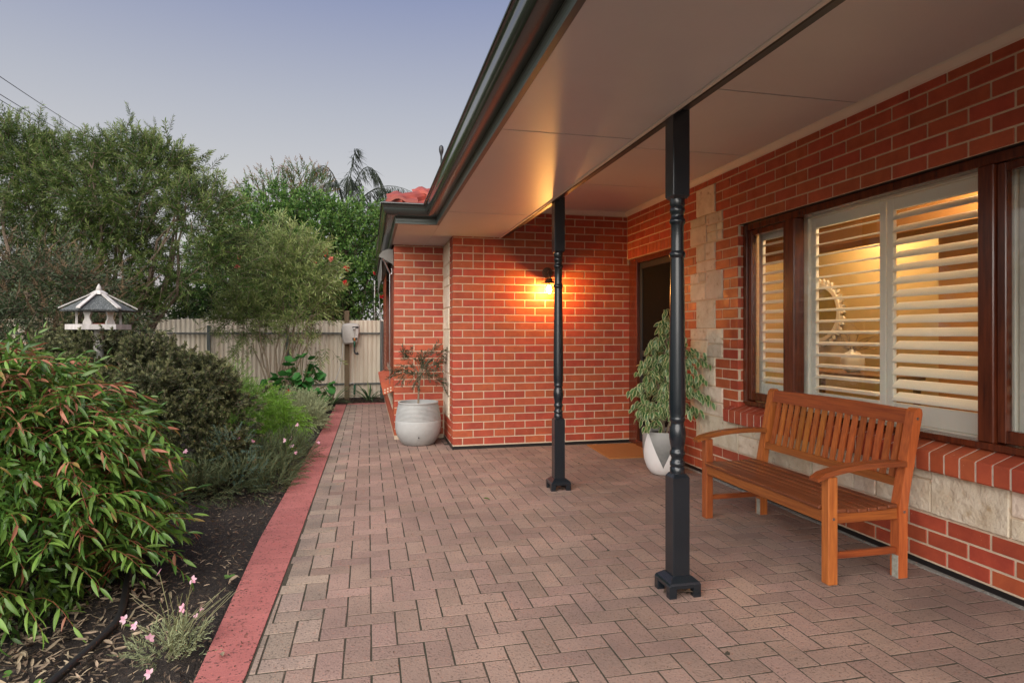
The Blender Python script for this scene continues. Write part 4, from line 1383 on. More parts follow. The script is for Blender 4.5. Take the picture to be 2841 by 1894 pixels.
# ================================================================== bird feeder
fx, fy = -2.36, 6.30
fd = empty('bird_feeder', (fx, fy, -0.08), 'white bird feeder with grey six-sided roof rising above the shrubs', 'bird feeder')
hexa = lambda r, z, a0=0.14: [(fx + r * math.cos(a0 + k * math.pi / 3), fy + r * math.sin(a0 + k * math.pi / 3), z) for k in range(6)]
A0 = 0.36
rf = G()
rf.add(hexa(0.292, 1.452, A0) + hexa(0.05, 1.590, A0) + hexa(0.285, 1.440, A0), [(i, (i + 1) % 6, 6 + (i + 1) % 6, 6 + i) for i in range(6)] + [(12 + i, 12 + (i + 1) % 6, (i + 1) % 6, i) for i in range(6)] + [tuple(range(17, 11, -1))])
rfo = rf.obj('roof', 'feeder_felt', fd)
for k in range(6):
    a = A0 + k * math.pi / 3
    u = Vector((math.cos(a), math.sin(a), 0)); w = Vector((-math.sin(a), math.cos(a), 0))
    p0 = Vector((fx, fy, 1.462)) + u * 0.298; p1 = Vector((fx, fy, 1.598)) + u * 0.05
    up = Vector((0, 0, 0.012))
    q = G().add([p0 - w * .018, p0 + w * .018, p1 + w * .016, p1 - w * .016] + [p + up for p in (p0 - w * .018, p0 + w * .018, p1 + w * .016, p1 - w * .016)],
                [(4, 5, 6, 7), (0, 1, 5, 4), (1, 2, 6, 5), (2, 3, 7, 6), (3, 0, 4, 7), (3, 2, 1, 0)])
    q.obj('roof_slat', 'feeder_white', rfo)
    # waisted upright boards
    pc = Vector((fx, fy, 0)) + u * 0.165
    prof3 = [(0.036, 1.325), (0.036, 1.345), (0.022, 1.375), (0.020, 1.395), (0.030, 1.42), (0.034, 1.445)]
    V = []
    for s in (-1, 1):
        for hw, z in prof3: V += [tuple(pc + w * hw + u * 0.009 * s + Vector((0, 0, z))), tuple(pc - w * hw + u * 0.009 * s + Vector((0, 0, z)))]
    m_ = len(prof3) * 2
    F = []
    for s in (0, 1):
        F += [(s * m_ + 2 * i, s * m_ + 2 * i + 1, s * m_ + 2 * i + 3, s * m_ + 2 * i + 2) for i in range(len(prof3) - 1)]
    for i in range(len(prof3) - 1):
        F += [(2 * i, 2 * i + 2, m_ + 2 * i + 2, m_ + 2 * i), (2 * i + 1, m_ + 2 * i + 1, m_ + 2 * i + 3, 2 * i + 3)]
    obj('upright', V, F, 'feeder_white', fd)
cp = G().lathe([(0.075, 1.594), (0.072, 1.606), (0.030, 1.632), (0.022, 1.632)], (fx, fy), 6)
cp.obj('roof_cap', 'feeder_white', rfo)
G().lathe([(0.012, 1.628), (0.025, 1.636), (0.018, 1.66), (0.004, 1.69)], (fx, fy), 12).obj('finial', 'feeder_white', rfo, smooth=True)
tr = G()
tr.add(hexa(0.250, 1.280, A0) + hexa(0.250, 1.326, A0) + hexa(0.225, 1.326, A0) + hexa(0.225, 1.300, A0), [(i, (i + 1) % 6, 6 + (i + 1) % 6, 6 + i) for i in range(6)] + [(6 + i, 6 + (i + 1) % 6, 12 + (i + 1) % 6, 12 + i) for i in range(6)] + [(12 + i, 12 + (i + 1) % 6, 18 + (i + 1) % 6, 18 + i) for i in range(6)] + [tuple(range(18, 24)), tuple(range(5, -1, -1))])
tr.obj('tray', 'feeder_white', fd)
G().lathe([(0.10, 1.302), (0.11, 1.335), (0.105, 1.335), (0.09, 1.306)], (fx, fy), 16).obj('seed_dish', 'feeder_red', fd)
G().lathe([(0.045, -0.1), (0.04, 1.282)], (fx, fy), 12).obj('pole', 'feeder_white', fd)

# ================================================================== irrigation pipe, wires, neighbour
pts = [(-1.20, 2.30, -0.052), (-1.14, 2.63, -0.045), (-1.102, 2.915, -0.04), (-1.10, 3.16, -0.04), (-1.215, 3.59, -0.045), (-1.29, 3.92, -0.045), (-1.41, 4.70, -0.05), (-1.42, 5.6, -0.05)]
fine = []
for i in range(len(pts) - 1):
    p0, p1, p2, p3 = [Vector(pts[min(max(j_, 0), len(pts) - 1)]) for j_ in (i - 1, i, i + 1, i + 2)]
    for t in np.linspace(0, 1, 6, endpoint=False):
        fine.append(0.5 * ((2 * p1) + (-p0 + p2) * t + (2 * p0 - 5 * p1 + 4 * p2 - p3) * t * t + (-p0 + 3 * p1 - 3 * p2 + p3) * t ** 3))
tag(G().tube(fine, 0.0165, 10).obj('irrigation_pipe', 'rubber', smooth=True), 'black poly pipe curving over the mulch beside the kerb', 'pipe')
WIRES = [((-8.63, 16.36, 7.43), (-11.64, 27.32, 9.68), 'topmost'), ((-8.63, 16.36, 7.0), (-11.92, 27.38, 9.3), 'middle'), ((-8.63, 16.36, 6.87), (-12.49, 27.51, 9.46), 'lowest')]
for a, b, w_ in WIRES:
    a, b = Vector(a), Vector(b)
    L = []
    for t in np.linspace(-1.2, 3.0, 24):
        p = a.lerp(b, t); p.z += 0.05 * (t - 0.5) ** 2 - 0.03; L.append(p)
    tag(G().tube(L, 0.011, 5).obj('power_line', 'wire'), w_ + ' of three thin dark wires crossing the sky above the trees', 'wire', 'overhead wires')
nb = empty('neighbour_house', (-5.0, 24, -0.1), 'pale low house glimpsed beyond the fence through the trees', 'house')
G().box(-11, -2.0, 22, 30, -0.15, 2.75).obj('wall', 'neighbour_wall', nb)
G().add([(-11.6, 21.5, 2.7), (-1.5, 21.5, 2.7), (-1.5, 30.5, 2.7), (-11.6, 30.5, 2.7), (-9, 26, 4.2), (-4, 26, 4.2)], [(0, 1, 5, 4), (1, 2, 5), (2, 3, 4, 5), (3, 0, 4), (3, 2, 1, 0)]).obj('roof', 'neighbour_roof', nb)
for x in (-9.5, -6.3, -3.8):
    w_ = G().box(x, x + 1.1, 21.985, 22.05, 0.8, 2.0).obj('window', 'window_glass', nb)

# ================================================================== plants


def leaf_t(L, W, bend=0.15, fold=0.1, st=2):
    """one leaf along +X, flat side up: vertices and triangles"""
    if st == 1:
        V = [(0, 0, 0), (0.45 * L, W / 2, fold * W - bend * L * 0.2), (0.45 * L, -W / 2, fold * W - bend * L * 0.2), (L, 0, -bend * L)]
        T = [(0, 2, 3), (0, 3, 1)]
    else:
        ts = {2: (0.3, 0.68), 3: (0.2, 0.5, 0.8), 4: (0.14, 0.36, 0.6, 0.83)}[st]
        ws = {2: (0.92, 0.80), 3: (0.75, 1.0, 0.62), 4: (0.60, 1.0, 0.90, 0.50)}[st]
        V = [(0, 0, 0)]
        for t, w in zip(ts, ws):
            x = L * (t - 0.12 * bend * t * t); z = -bend * L * t * t
            V += [(x, w * W / 2, z + fold * W), (x, 0, z), (x, -w * W / 2, z + fold * W)]
        V.append((L * (1 - 0.12 * bend), 0, -bend * L))
        T = [(0, 2, 1), (0, 3, 2)]
        for k in range(len(ts) - 1):
            a, b = 1 + 3 * k, 4 + 3 * k
            T += [(a, a + 1, b + 1), (a, b + 1, b), (a + 1, a + 2, b + 2), (a + 1, b + 2, b + 1)]
        a = 1 + 3 * (len(ts) - 1); tip = len(V) - 1
        T += [(a, a + 1, tip), (a + 1, a + 2, tip)]
    return np.array(V, float), np.array(T, int)


def unit(v): return v / np.maximum(np.linalg.norm(v, axis=-1, keepdims=True), 1e-9)


def frames(d, up=None):
    d = unit(np.asarray(d, float).reshape(-1, 3))
    if up is None: up = np.tile([0, 0, 1.0], (len(d), 1))
    up = np.asarray(up, float).reshape(-1, 3)
    y = np.cross(up, d)
    bad = np.linalg.norm(y, axis=1) < 1e-4
    if bad.any(): y[bad] = np.cross(np.tile([1.0, 0.1, 0], (bad.sum(), 1)), d[bad])
    y = unit(y); z = np.cross(d, y)
    return np.stack([d, y, z], -1)


class Fol:
    def __init__(s): s.V, s.T, s.M, s.n = [], [], [], 0

    def add(s, tv, tt, pos, Rm, sc=1.0, m=0):
        pos = np.asarray(pos, float).reshape(-1, 3); N = len(pos)
        if N == 0: return s
        sc = np.broadcast_to(np.asarray(sc, float), (N,))
        V = np.einsum('nij,kj->nki', Rm, tv) * sc[:, None, None] + pos[:, None, :]
        T = tt[None] + (s.n + np.arange(N) * len(tv))[:, None, None]
        s.V.append(V.reshape(-1, 3)); s.T.append(T.reshape(-1, 3))
        if np.ndim(m) == 0: mm = np.full(N * len(tt), m)
        else:
            m = np.asarray(m)
            mm = np.tile(m, N) if len(m) == len(tt) and len(m) != N else np.repeat(m, len(tt))
        s.M.append(mm); s.n += N * len(tv)
        return s

    def arrays(s): return np.concatenate(s.V), np.concatenate(s.T), np.concatenate(s.M)

    def obj(s, name, mats, parent, smooth=False, kind=None):
        V, T, M_ = s.arrays()
        o = obj(name, V, T, mats, parent, M_, smooth)
        if kind: o['kind'] = kind
        return o


def stem_t(pts, r, n=3):
    g_ = G().tube(pts, r, n)
    T = []
    for f in g_.F:
        for k in range(1, len(f) - 1): T.append((f[0], f[k], f[k + 1]))
    return np.array(g_.V, float), np.array(T, int)


def sprig_t(L, n, leaf, ang=45, tip_ang=20, curve=0.15, size=(1.0, 0.6), m=0, m_tip=None, m_stem=None, stem_r=0.003, start=0.1, ranks=0, jit=0.15, seed=0):
    """a twig along +X with n leaves round it"""
    r_ = np.random.default_rng(seed)
    f = Fol()
    t = np.linspace(start, 1, n)
    px = L * t; pz = -curve * L * t * t
    pos = np.stack([px, r_.normal(0, 0.004 * L, n), pz], -1)
    az = np.arange(n) * 2.399 + r_.normal(0, 0.3, n) if not ranks else (np.arange(n) % ranks) * 2 * math.pi / ranks + math.pi / 2 + r_.normal(0, 0.25, n)
    an = np.radians(ang + (tip_ang - ang) * t + r_.normal(0, 60 * jit, n))
    tang = unit(np.stack([np.ones(n), np.zeros(n), -2 * curve * t], -1))
    side = np.stack([np.zeros(n), np.cos(az), np.sin(az)], -1)
    d = tang * np.cos(an)[:, None] + side * np.sin(an)[:, None]
    sz = size[0] + (size[1] - size[0]) * t
    sz = sz * r_.uniform(1 - jit, 1 + jit, n)
    Rm = frames(d, side * 0.6 + np.array([0, 0, 1.0]))
    mm = np.where(t > 0.72, m if m_tip is None else m_tip, m)
    f.add(leaf[0], leaf[1], pos, Rm, sz, mm)
    if m_stem is not None:
        q = [(L * s, 0, -curve * L * s * s) for s in (0, 0.5, 1)]
        sv, stt = stem_t(q, [stem_r, stem_r * 0.8, stem_r * 0.4])
        f.add(sv, stt, [(0, 0, 0)], np.eye(3)[None], 1.0, m_stem)
    return f.arrays()


def crown_points(lobes, n, depth=0.35, seed=0, zmin=-9, keep=0.62, bottom=-0.6):
    """points through the outer shell of a bunch of ellipsoids, with their outward directions"""
    r_ = np.random.default_rng(seed)
    C = np.array([l[0] for l in lobes], float)
    Rr = np.array([l[1] if np.ndim(l[1]) else (l[1],) * 3 for l in lobes], float)
    w = (Rr[:, 0] * Rr[:, 1] + Rr[:, 1] * Rr[:, 2] + Rr[:, 0] * Rr[:, 2]); w = w / w.sum()
    P, D = [], []
    while sum(map(len, P)) < n:
        k = r_.choice(len(C), 4 * n, p=w)
        d = unit(r_.normal(0, 1, (4 * n, 3)))
        rad = 1 - np.abs(r_.normal(0, depth, 4 * n))
        ok = (rad > 0.15) & (d[:, 2] > bottom - r_.uniform(0, 0.4, 4 * n))
        p = C[k] + d * Rr[k] * rad[:, None]
        q = np.linalg.norm((p[:, None, :] - C[None]) / Rr[None], axis=2)
        q[np.arange(len(k)), k] = 9
        ok &= (q.min(1) > keep) & (p[:, 2] > zmin)
        P.append(p[ok]); D.append(unit(d[ok] / Rr[k][ok]))
    return np.concatenate(P)[:n], np.concatenate(D)[:n]


def scatter_sprigs(f, variants, P, D, up=0.5, jit=0.35, sc=(0.8, 1.2), seed=0, droop=0.0):
    r_ = np.random.default_rng(seed)
    n = len(P)
    d = unit(D + np.array([0, 0, up - droop]) + r_.normal(0, jit, (n, 3)))
    roll = unit(r_.normal(0, 1, (n, 3)) * 0.5 + np.array([0, 0, 1.0]))
    Rm = frames(d, roll)
    s = r_.uniform(sc[0], sc[1], n)
    k = r_.integers(0, len(variants), n)
    for i, (tv, tt, mm) in enumerate(variants):
        w = k == i
        f.add(tv, tt, P[w] - d[w] * 0.0, Rm[w], s[w], mm) if w.any() else None
    return f


def clumped(lobes, ncl, per, r, seed=0, depth=0.25, **kw):
    """sprigs gathered in clumps over the crown, with gaps between"""
    q = np.random.default_rng(seed + 1000)
    Pc, Dc = crown_points(lobes, ncl, depth, seed, **kw)
    rr = r * q.uniform(0.6, 1.45, ncl)
    off = q.normal(0, 1, (ncl, per, 3)) * rr[:, None, None] * np.array([1, 1, 0.8])
    P = (Pc[:, None] + off).reshape(-1, 3)
    D = unit(Dc[:, None] * 0.7 + unit(off) * 0.8).reshape(-1, 3)
    return P, D


def limbs(root, tops, r0, seed=0, wob=0.12, n=7, fork=0.35, sides=6):
    """tapering limbs from a root towards each top"""
    r_ = random.Random(seed)
    q = G()
    root = Vector(root)
    for tp in tops:
        tp = Vector(tp)
        L = []
        L_len = (tp - root).length
        off = Vector((r_.uniform(-1, 1), r_.uniform(-1, 1), 0)) * wob * L_len
        b = root + Vector((r_.uniform(-1, 1), r_.uniform(-1, 1), 0)) * r0 * 0.8
        for i in range(n):
            t = i / (n - 1)
            p = b.lerp(tp, t) + off * math.sin(t * math.pi) + Vector((r_.gauss(0, .012), r_.gauss(0, .012), 0)) * L_len
            p.z = b.z + (tp.z - b.z) * (t ** (1 - fork * 0.5))
            L.append(p)
        L[0] = b
        q.tube(L, [max(0.006, r0 * (1 - 0.85 * i / (n - 1))) for i in range(n)], sides)
    return q


# ---- willow-leaved bush beside the kerb -------------------------------------------------------------------
BC = np.array([-1.98, 3.62, -0.08])
bush = empty('willow_bush', tuple(BC), 'big drooping glossy green bush with pink new leaves filling the near corner', 'bush')
r_ = np.random.default_rng(3)
lv = [leaf_t(1.0, w, b, 0.18, 4) for w, b in ((0.19, 0.22), (0.17, 0.38), (0.22, 0.12), (0.18, 0.50), (0.20, 0.28))]
leaves = []     # (variant, pos, R, size, material)
stems = Fol()
NB = 860
for i in range(NB):
    az = r_.uniform(0, 2 * math.pi)
    el = r_.beta(1.25, 1.5) * 1.45 - 0.06
    rx, ry, rz = 1.08, 1.0, 1.14
    tipd = np.array([math.cos(az) * math.cos(el) * rx, math.sin(az) * math.cos(el) * ry, math.sin(el) * rz])
    shell = r_.uniform(0.80, 1.04)
    tip = BC + tipd * shell + np.array([0, 0, 0.20])
    ln = r_.uniform(0.38, 0.62)
    out = unit(np.array([math.cos(az), math.sin(az), 0]) * 1.0 + np.array([0, 0, 0.75 * math.sin(el) + 0.1]) + r_.normal(0, 0.30, 3))
    bs = tip - out * ln + np.array([0, 0, -0.02])
    if tip[2] < 0.02: continue
    drop = r_.uniform(0.0, 0.14)
    ts = np.linspace(0, 1, 22)
    C = bs[None] + (tip - bs)[None] * ts[:, None]
    C[:, 2] += 0.16 * np.sin(ts * math.pi) * ln - drop * ln * np.maximum(ts - 0.55, 0) ** 2 * 5
    sv, stt = stem_t([tuple(c) for c in C[::3]], [0.0035 - 0.00035 * k for k in range(len(C[::3]))], 4)
    stems.add(sv, stt, [(0, 0, 0)], np.eye(3)[None], 1, 0)
    redness = np.clip(0.16 + 0.55 * (tip[2] - 0.5) + r_.normal(0, 0.12), 0.03, 0.85)
    limey = r_.random() < 0.30 or (tip[2] < 0.45 and r_.random() < 0.25)
    tg = unit(np.gradient(C, axis=0))
    for k in range(2, 22):
        sgn = 1 if k % 2 else -1
        sidev = unit(np.cross(tg[k], [0, 0, 1.0])) * sgn
        dr = r_.uniform(-0.30, 0.60)
        d = unit(tg[k] * r_.uniform(0.25, 0.9) + sidev * r_.uniform(0.35, 0.9) + np.array([0, 0, -dr]) + r_.normal(0, 0.22, 3))
        if k >= 20: d = unit(tg[k] + r_.normal(0, 0.15, 3))
        size = 0.045 + 0.07 * r_.beta(1.6, 1.3) * (1.0 if k < 18 else 0.8)
        upv = np.array([0, 0, 1.0]) + sidev * 0.5 + r_.normal(0, 0.25, 3)
        tt_ = ts[k]
        u = r_.random()
        if tt_ > 0.66 and u < redness * (0.35 + (tt_ - 0.66) * 2.0): m_ = 3 if u < redness * 0.62 else 2
        elif limey and u < 0.75: m_ = 1
        else: m_ = 0 if u < 0.9 else 1
        leaves.append((int(r_.integers(0, 5)), C[k], frames(d, upv)[0], size, m_))
BM = ['leaf_myrtle', 'leaf_lime', 'leaf_bronze', 'leaf_pink']


def lay_leaves(leaves, tmpl, mats, parent, n_single, centre, name='leaf'):
    """the leaves that show largest as pieces of their own, the rest in one mesh"""
    rank = []
    for i, (v, p, Rm, s, m_) in enumerate(leaves):
        w = view(p)
        sc_ = 0
        if w and -20 < w[0] < 2860 and w[1] < 1910:
            toc = np.array([0, 0, 1.242]) - centre
            sc_ = s / w[2] * (1 + 0.9 * np.dot(p - centre, toc) / (np.linalg.norm(toc) * 0.6)) * (0.3 + abs(np.dot(Rm[:, 2], unit(np.array([0, 0, 1.242]) - p))))
        rank.append(sc_)
    order = np.argsort(rank)[::-1]
    cache = {}
    f = Fol()
    for j, i in enumerate(order):
        v, p, Rm, s, m_ = leaves[i]
        if j < n_single and rank[i] > 0:
            if (v, m_) not in cache:
                mm = mats[m_]
                cache[(v, m_)] = mesh(name, tmpl[v][0], tmpl[v][1], [mm] if isinstance(mm, str) else mm, tmpl[v][2] if len(tmpl[v]) > 2 else None, smooth=True)
            M = Matrix([[*(Rm[k] * s), p[k]] for k in range(3)] + [[0, 0, 0, 1]])
            inst(name, cache[(v, m_)], M, parent)
        else:
            f.add(tmpl[v][0], tmpl[v][1], [p], Rm[None], s, tmpl[v][2] if len(tmpl[v]) > 2 else m_)
    flat = mats if isinstance(mats[0], str) else mats[0]
    return f.obj('foliage', list(flat), parent, smooth=True, kind='stuff')


lay_leaves(leaves, lv, BM, bush, 300, BC + np.array([0, 0, 0.6]))
stems.obj('branches', ['twig_red'], bush)
limbs(BC, [tuple(BC + np.array([math.cos(a) * 0.6, math.sin(a) * 0.6, 0.75])) for a in np.linspace(0, 6.0, 9)], 0.022, 4).obj('trunk', 'bark', bush)
# dark inner leaves that close the bush
P, D = crown_points([((-1.98, 3.62, 0.42), (0.80, 0.78, 0.74))], 900, 0.25, 8, zmin=0.0)
f = Fol()
scatter_sprigs(f, [sprig_t(0.22, 12, leaf_t(0.085, 0.02, 0.3, 0.1, 2), 60, 30, 0.3, seed=s) for s in range(3)], P, D, 0.0, 0.5, seed=4, droop=0.4)
f.obj('inner_foliage', ['leaf_myrtle'], bush, kind='stuff')

# ---- bottlebrush tree ------------------------------------------------------------------------------------------
LB = [((-5.08, 10.92, 3.40), .90), ((-4.21, 10.52, 3.20), .86), ((-3.35, 10.22, 3.12), .86), ((-2.66, 9.84, 2.70), .72), ((-2.38, 9.77, 2.25), .52), ((-2.80, 9.68, 2.10), .48),
      ((-3.81, 10.53, 2.33), 1.0), ((-4.94, 10.99, 2.63), .9), ((-5.92, 11.22, 3.16), 1.0), ((-3.49, 10.45, 3.80), .36), ((-3.04, 10.35, 3.68), .34), ((-4.5, 10.79, 3.80), .38), ((-5.21, 10.95, 4.0), .40),
      ((-3.65, 9.9, 1.70), .55), ((-6.6, 11.5, 2.4), 1.1)]
tree = empty('bottlebrush_tree', (-3.9, 10.5, -0.08), 'tall fine-leaved bottlebrush tree behind the bird feeder', 'tree')
lf = leaf_t(0.070, 0.0135, 0.06, 0.0, 1)
SV = [sprig_t(0.26, 30, lf, 66, 40, c, (1.0, 0.75), 0, 1, 2, 0.0035, 0.12, seed=s) for s, c in ((1, 0.1), (2, 0.25), (3, -0.05), (4, 0.35), (5, 0.15))]
P, D = clumped(LB, 430, 12, 0.13, 2, 0.28)
f = Fol(); scatter_sprigs(f, SV, P, D, 0.45, 0.45, (0.8, 1.35), 6)
# spires at the top
P2, D2 = crown_points(LB[9:13] + [((-2.3, 9.75, 3.1), .3), ((-5.9, 11.1, 3.95), .3)], 260, 0.2, 12, bottom=0.1)
scatter_sprigs(f, SV, P2, D2, 1.3, 0.25, (0.8, 1.3), 7)
for bx, by, bz, hh in ((-3.49, 10.45, 4.05, .45), (-3.06, 10.35, 3.9, .45), (-4.55, 10.8, 4.05, .35), (-5.2, 10.95, 4.22, .40), (-2.45, 9.8, 3.15, .32), (-4.0, 10.6, 3.9, .32), (-5.8, 11.1, 3.95, .4), (-2.75, 10.0, 3.4, .3), (-3.25, 10.4, 3.98, .30), (-4.85, 10.9, 4.15, .3), (-2.2, 9.7, 2.72, .30)):
    zz = np.linspace(0, 1, 9)
    p = np.stack([bx + 0.10 * zz * np.sin(bx * 9), by + 0 * zz, bz - 0.3 + zz * (hh + 0.3)], -1)
    scatter_sprigs(f, SV, p, np.tile([0, 0, 1.0], (9, 1)), 0.3, 0.45, (0.55, 0.85), int(abs(bx * 100)))
f.obj('crown', ['leaf_bottle', 'leaf_bottle_new', 'bark'], tree, kind='stuff')
limbs((-3.9, 10.5, -0.1), [l[0] for l in LB[:13]] + [tuple(P[i] * 0.97 + np.array([-3.9, 10.5, 2.6]) * 0.03) for i in range(0, 30, 2)], 0.045, 5, n=9).obj('trunk', 'bark', tree)

# ---- dense broad-leaved tree beyond the fence ------------------------------------------------------------------------
LD = [((-2.15, 14.86, 3.60), .80), ((-1.2, 14.64, 3.42), .88), ((-0.24, 14.42, 3.25), .80), ((-1.96, 14.82, 2.75), 1.1), ((-0.81, 14.56, 2.6), 1.1), ((0.04, 14.15, 2.46), .62), ((-2.82, 15.53, 3.1), .7), ((-0.45, 14.99, 3.85), .50), ((-3.2, 15.3, 2.2), .9), ((-1.5, 14.6, 1.7), .9)]
dt = empty('broadleaf_tree', (-1.2, 14.7, -0.1), 'dense bright green broad-leaved tree rising behind the cream fence', 'tree')
lf = leaf_t(0.080, 0.042, 0.2, 0.12, 2)
SV = [sprig_t(0.24, 12, lf, 68, 35, 0.3, (1.0, 0.7), 0, 1, 2, 0.004, 0.2, seed=s) for s in range(5)]
P, D = clumped(LD, 420, 12, 0.13, 5, 0.16)
f = Fol(); scatter_sprigs(f, SV, P, D, 0.25, 0.4, (0.8, 1.3), 9)
f.obj('crown', ['leaf_dense', 'leaf_dense_new', 'bark'], dt, kind='stuff')
limbs((-1.2, 14.7, -0.1), [l[0] for l in LD] + [tuple(P[i]) for i in range(0, 60, 2)], 0.10, 6, n=8).obj('trunk', 'bark', dt)

shade_fol = empty('dark_hedge', (-4.5, 14.6, -0.1), 'dark green hedge beyond the fence under the bottlebrush tree', 'hedge')  # no real hedge: added dark foliage stands in for the tree's shaded inside
P, D = clumped([((-6.3, 14.6, 1.3), (1.0, .5, 1.0)), ((-5.2, 14.5, 1.25), (.9, .5, 1.0)), ((-4.2, 14.5, 1.2), (.9, .5, .95)), ((-3.3, 14.5, 1.25), (.8, .5, .95)), ((-7.6, 14.6, 1.5), (1.0, .5, 1.2))], 330, 8, 0.12, 205, 0.15)
f = Fol(); scatter_sprigs(f, SV, P, D, 0.25, 0.4, (0.8, 1.3), 206)
f.obj('foliage', ['leaf_hedge', 'leaf_hedge', 'bark'], shade_fol, kind='stuff')

# ---- thin rusty-tipped tree rising behind it
rt = empty('rusty_tree', (-2.0, 15.6, -0.1), 'thin tree with rust-brown twig tips above the broad-leaved tree', 'tree')
lf = leaf_t(0.085, 0.018, 0.2, 0.05, 2)
SV = [sprig_t(0.34, 15, lf, 50, 25, 0.2, (1, .7), 0, 1, 2, 0.006, 0.1, seed=s) for s in range(4)]
P, D = crown_points([((-2.1, 15.5, 4.45), (.75, .5, .55)), ((-1.45, 15.5, 4.70), (.5, .4, .5)), ((-2.75, 15.7, 4.1), (.45, .4, .5))], 330, 0.35, 3)
f = Fol(); scatter_sprigs(f, SV, P, D, 1.0, 0.4, (0.7, 1.2), 3)
f.obj('crown', ['leaf_dense', 'leaf_rust', 'bark'], rt, kind='stuff')
limbs((-2.0, 15.6, -0.1), [tuple(P[i]) for i in range(0, 90, 2)], 0.05, 8, n=8).obj('trunk', 'bark', rt)

# ---- palm --------------------------------------------------------------------------------------------------------------
palm = empty('palm_tree', (-0.62, 18.6, -0.1), 'palm with arching feathery fronds against the sky', 'palm')
G().tube([(-0.62, 18.6, -0.1), (-0.6, 18.6, 2.5), (-0.62, 18.6, 4.45)], [0.16, 0.13, 0.12], 10).obj('trunk', 'bark', palm)
FR = [((-1.05, 18.55, 7.55), (-1.95, 18.5, 5.35)), ((-0.15, 18.6, 7.65), (0.62, 18.5, 5.35)), ((-0.80, 18.3, 6.9), (-1.6, 18.1, 4.9)), ((0.35, 18.7, 6.7), (1.25, 18.8, 5.0)),
      ((0.10, 18.2, 6.3), (1.45, 18.0, 5.45)), ((-0.60, 18.0, 6.8), (-0.4, 17.3, 5.2)), ((-0.5, 19.2, 7.0), (-0.3, 20.0, 5.5)), ((-1.2, 18.9, 6.3), (-2.2, 19.0, 4.8)), ((-0.45, 18.5, 6.9), (-0.30, 18.5, 6.85)), ((0.5, 18.4, 5.9), (1.6, 18.3, 5.0))]
pr_ = np.random.default_rng(14)
for c1, c2 in FR:
    b0, b1, b2 = np.array([-0.62, 18.6, 4.45]), np.array(c1) - np.array([0, 0, 0.28]), np.array(c2) - np.array([0, 0, 0.28])
    nn = 34
    ts = np.linspace(0, 1, nn)
    C = b0[None] * ((1 - ts) ** 2)[:, None] + 2 * b1[None] * (ts * (1 - ts))[:, None] + b2[None] * (ts ** 2)[:, None]
    f = Fol()
    sv, stt = stem_t([tuple(c) for c in C[::3]], [0.020 - 0.0014 * k for k in range(len(C[::3]))], 4)
    f.add(sv, stt, [(0, 0, 0)], np.eye(3)[None], 1, 0)
    tg = unit(np.gradient(C, axis=0))
    lf = leaf_t(1.0, 0.040, 0.30, 0.0, 3)
    for k in range(8, nn):
        for sg in (-1, 1):
            sd_ = unit(np.cross(tg[k], [0, 0, 1.0]) + 1e-6)
            for rep_ in range(2):
                d = unit(tg[k] * 0.45 + sd_ * sg * 0.55 + np.array([0, 0, -0.55]) + pr_.normal(0, 0.16, 3))
                pp = C[k] + (C[k] - C[k - 1]) * rep_ * 0.5
                f.add(lf[0], lf[1], [pp], frames(d), 0.62 * math.sin(0.5 + ts[k] * 2.3) ** 0.6 * pr_.uniform(0.75, 1.1), 0)
    f.obj('frond', ['leaf_palm'], palm)

# ---- hibiscus with red flowers -------------------------------------------------------------------------------------------
hib = empty('hibiscus_bush', (-0.2, 13.75, -0.1), 'leafy hibiscus with red flowers leaning over the fence end', 'bush')
lf = leaf_t(0.07, 0.05, 0.2, 0.12, 2)
SV = [sprig_t(0.22, 10, lf, 75, 40, 0.3, (1.0, 0.7), 0, 1, 2, 0.004, 0.2, seed=s + 20) for s in range(4)]
LH = [((-0.05, 13.76, 2.30), .58), ((-0.45, 13.80, 1.90), .55), ((0.10, 13.6, 1.75), .42), ((-1.1, 13.7, 1.85), .45), ((-0.62, 13.6, 2.4), .40)]
P, D = crown_points(LH, 520, 0.25, 31)
f = Fol(); scatter_sprigs(f, SV, P, D, 0.2, 0.4, (0.8, 1.2), 32)
f.obj('crown', ['leaf_dense', 'leaf_dense_new', 'bark'], hib, kind='stuff')
limbs((-0.3, 13.75, -0.1), [tuple(P[i]) for i in range(0, 60, 3)], 0.03, 8).obj('stems', 'bark', hib)


def ruffled(c, r, m, parent, seed):
    q = np.random.default_rng(seed)
    f = Fol()
    lf = leaf_t(1.0, 0.85, 0.35, 0.12, 3)
    n = 12
    d = unit(q.normal(0, 1, (n, 3)) + np.array([0, -0.9, 0.2]))
    f.add(lf[0], lf[1], np.tile(c, (n, 1)), frames(d, q.normal(0, 1, (n, 3))), r * q.uniform(0.7, 1.1, n), 0)
    return f.obj('flower', [m], parent, smooth=True)


for i, c in enumerate([(-0.84, 13.15, 2.88), (-1.07, 13.25, 2.70), (-0.42, 13.20, 2.58), (-0.46, 13.22, 2.28), (0.18, 13.12, 2.47), (0.27, 13.15, 1.99)]):
    ruffled(np.array(c), 0.085 if i < 5 else 0.075, 'petal_red', hib, i + 50)

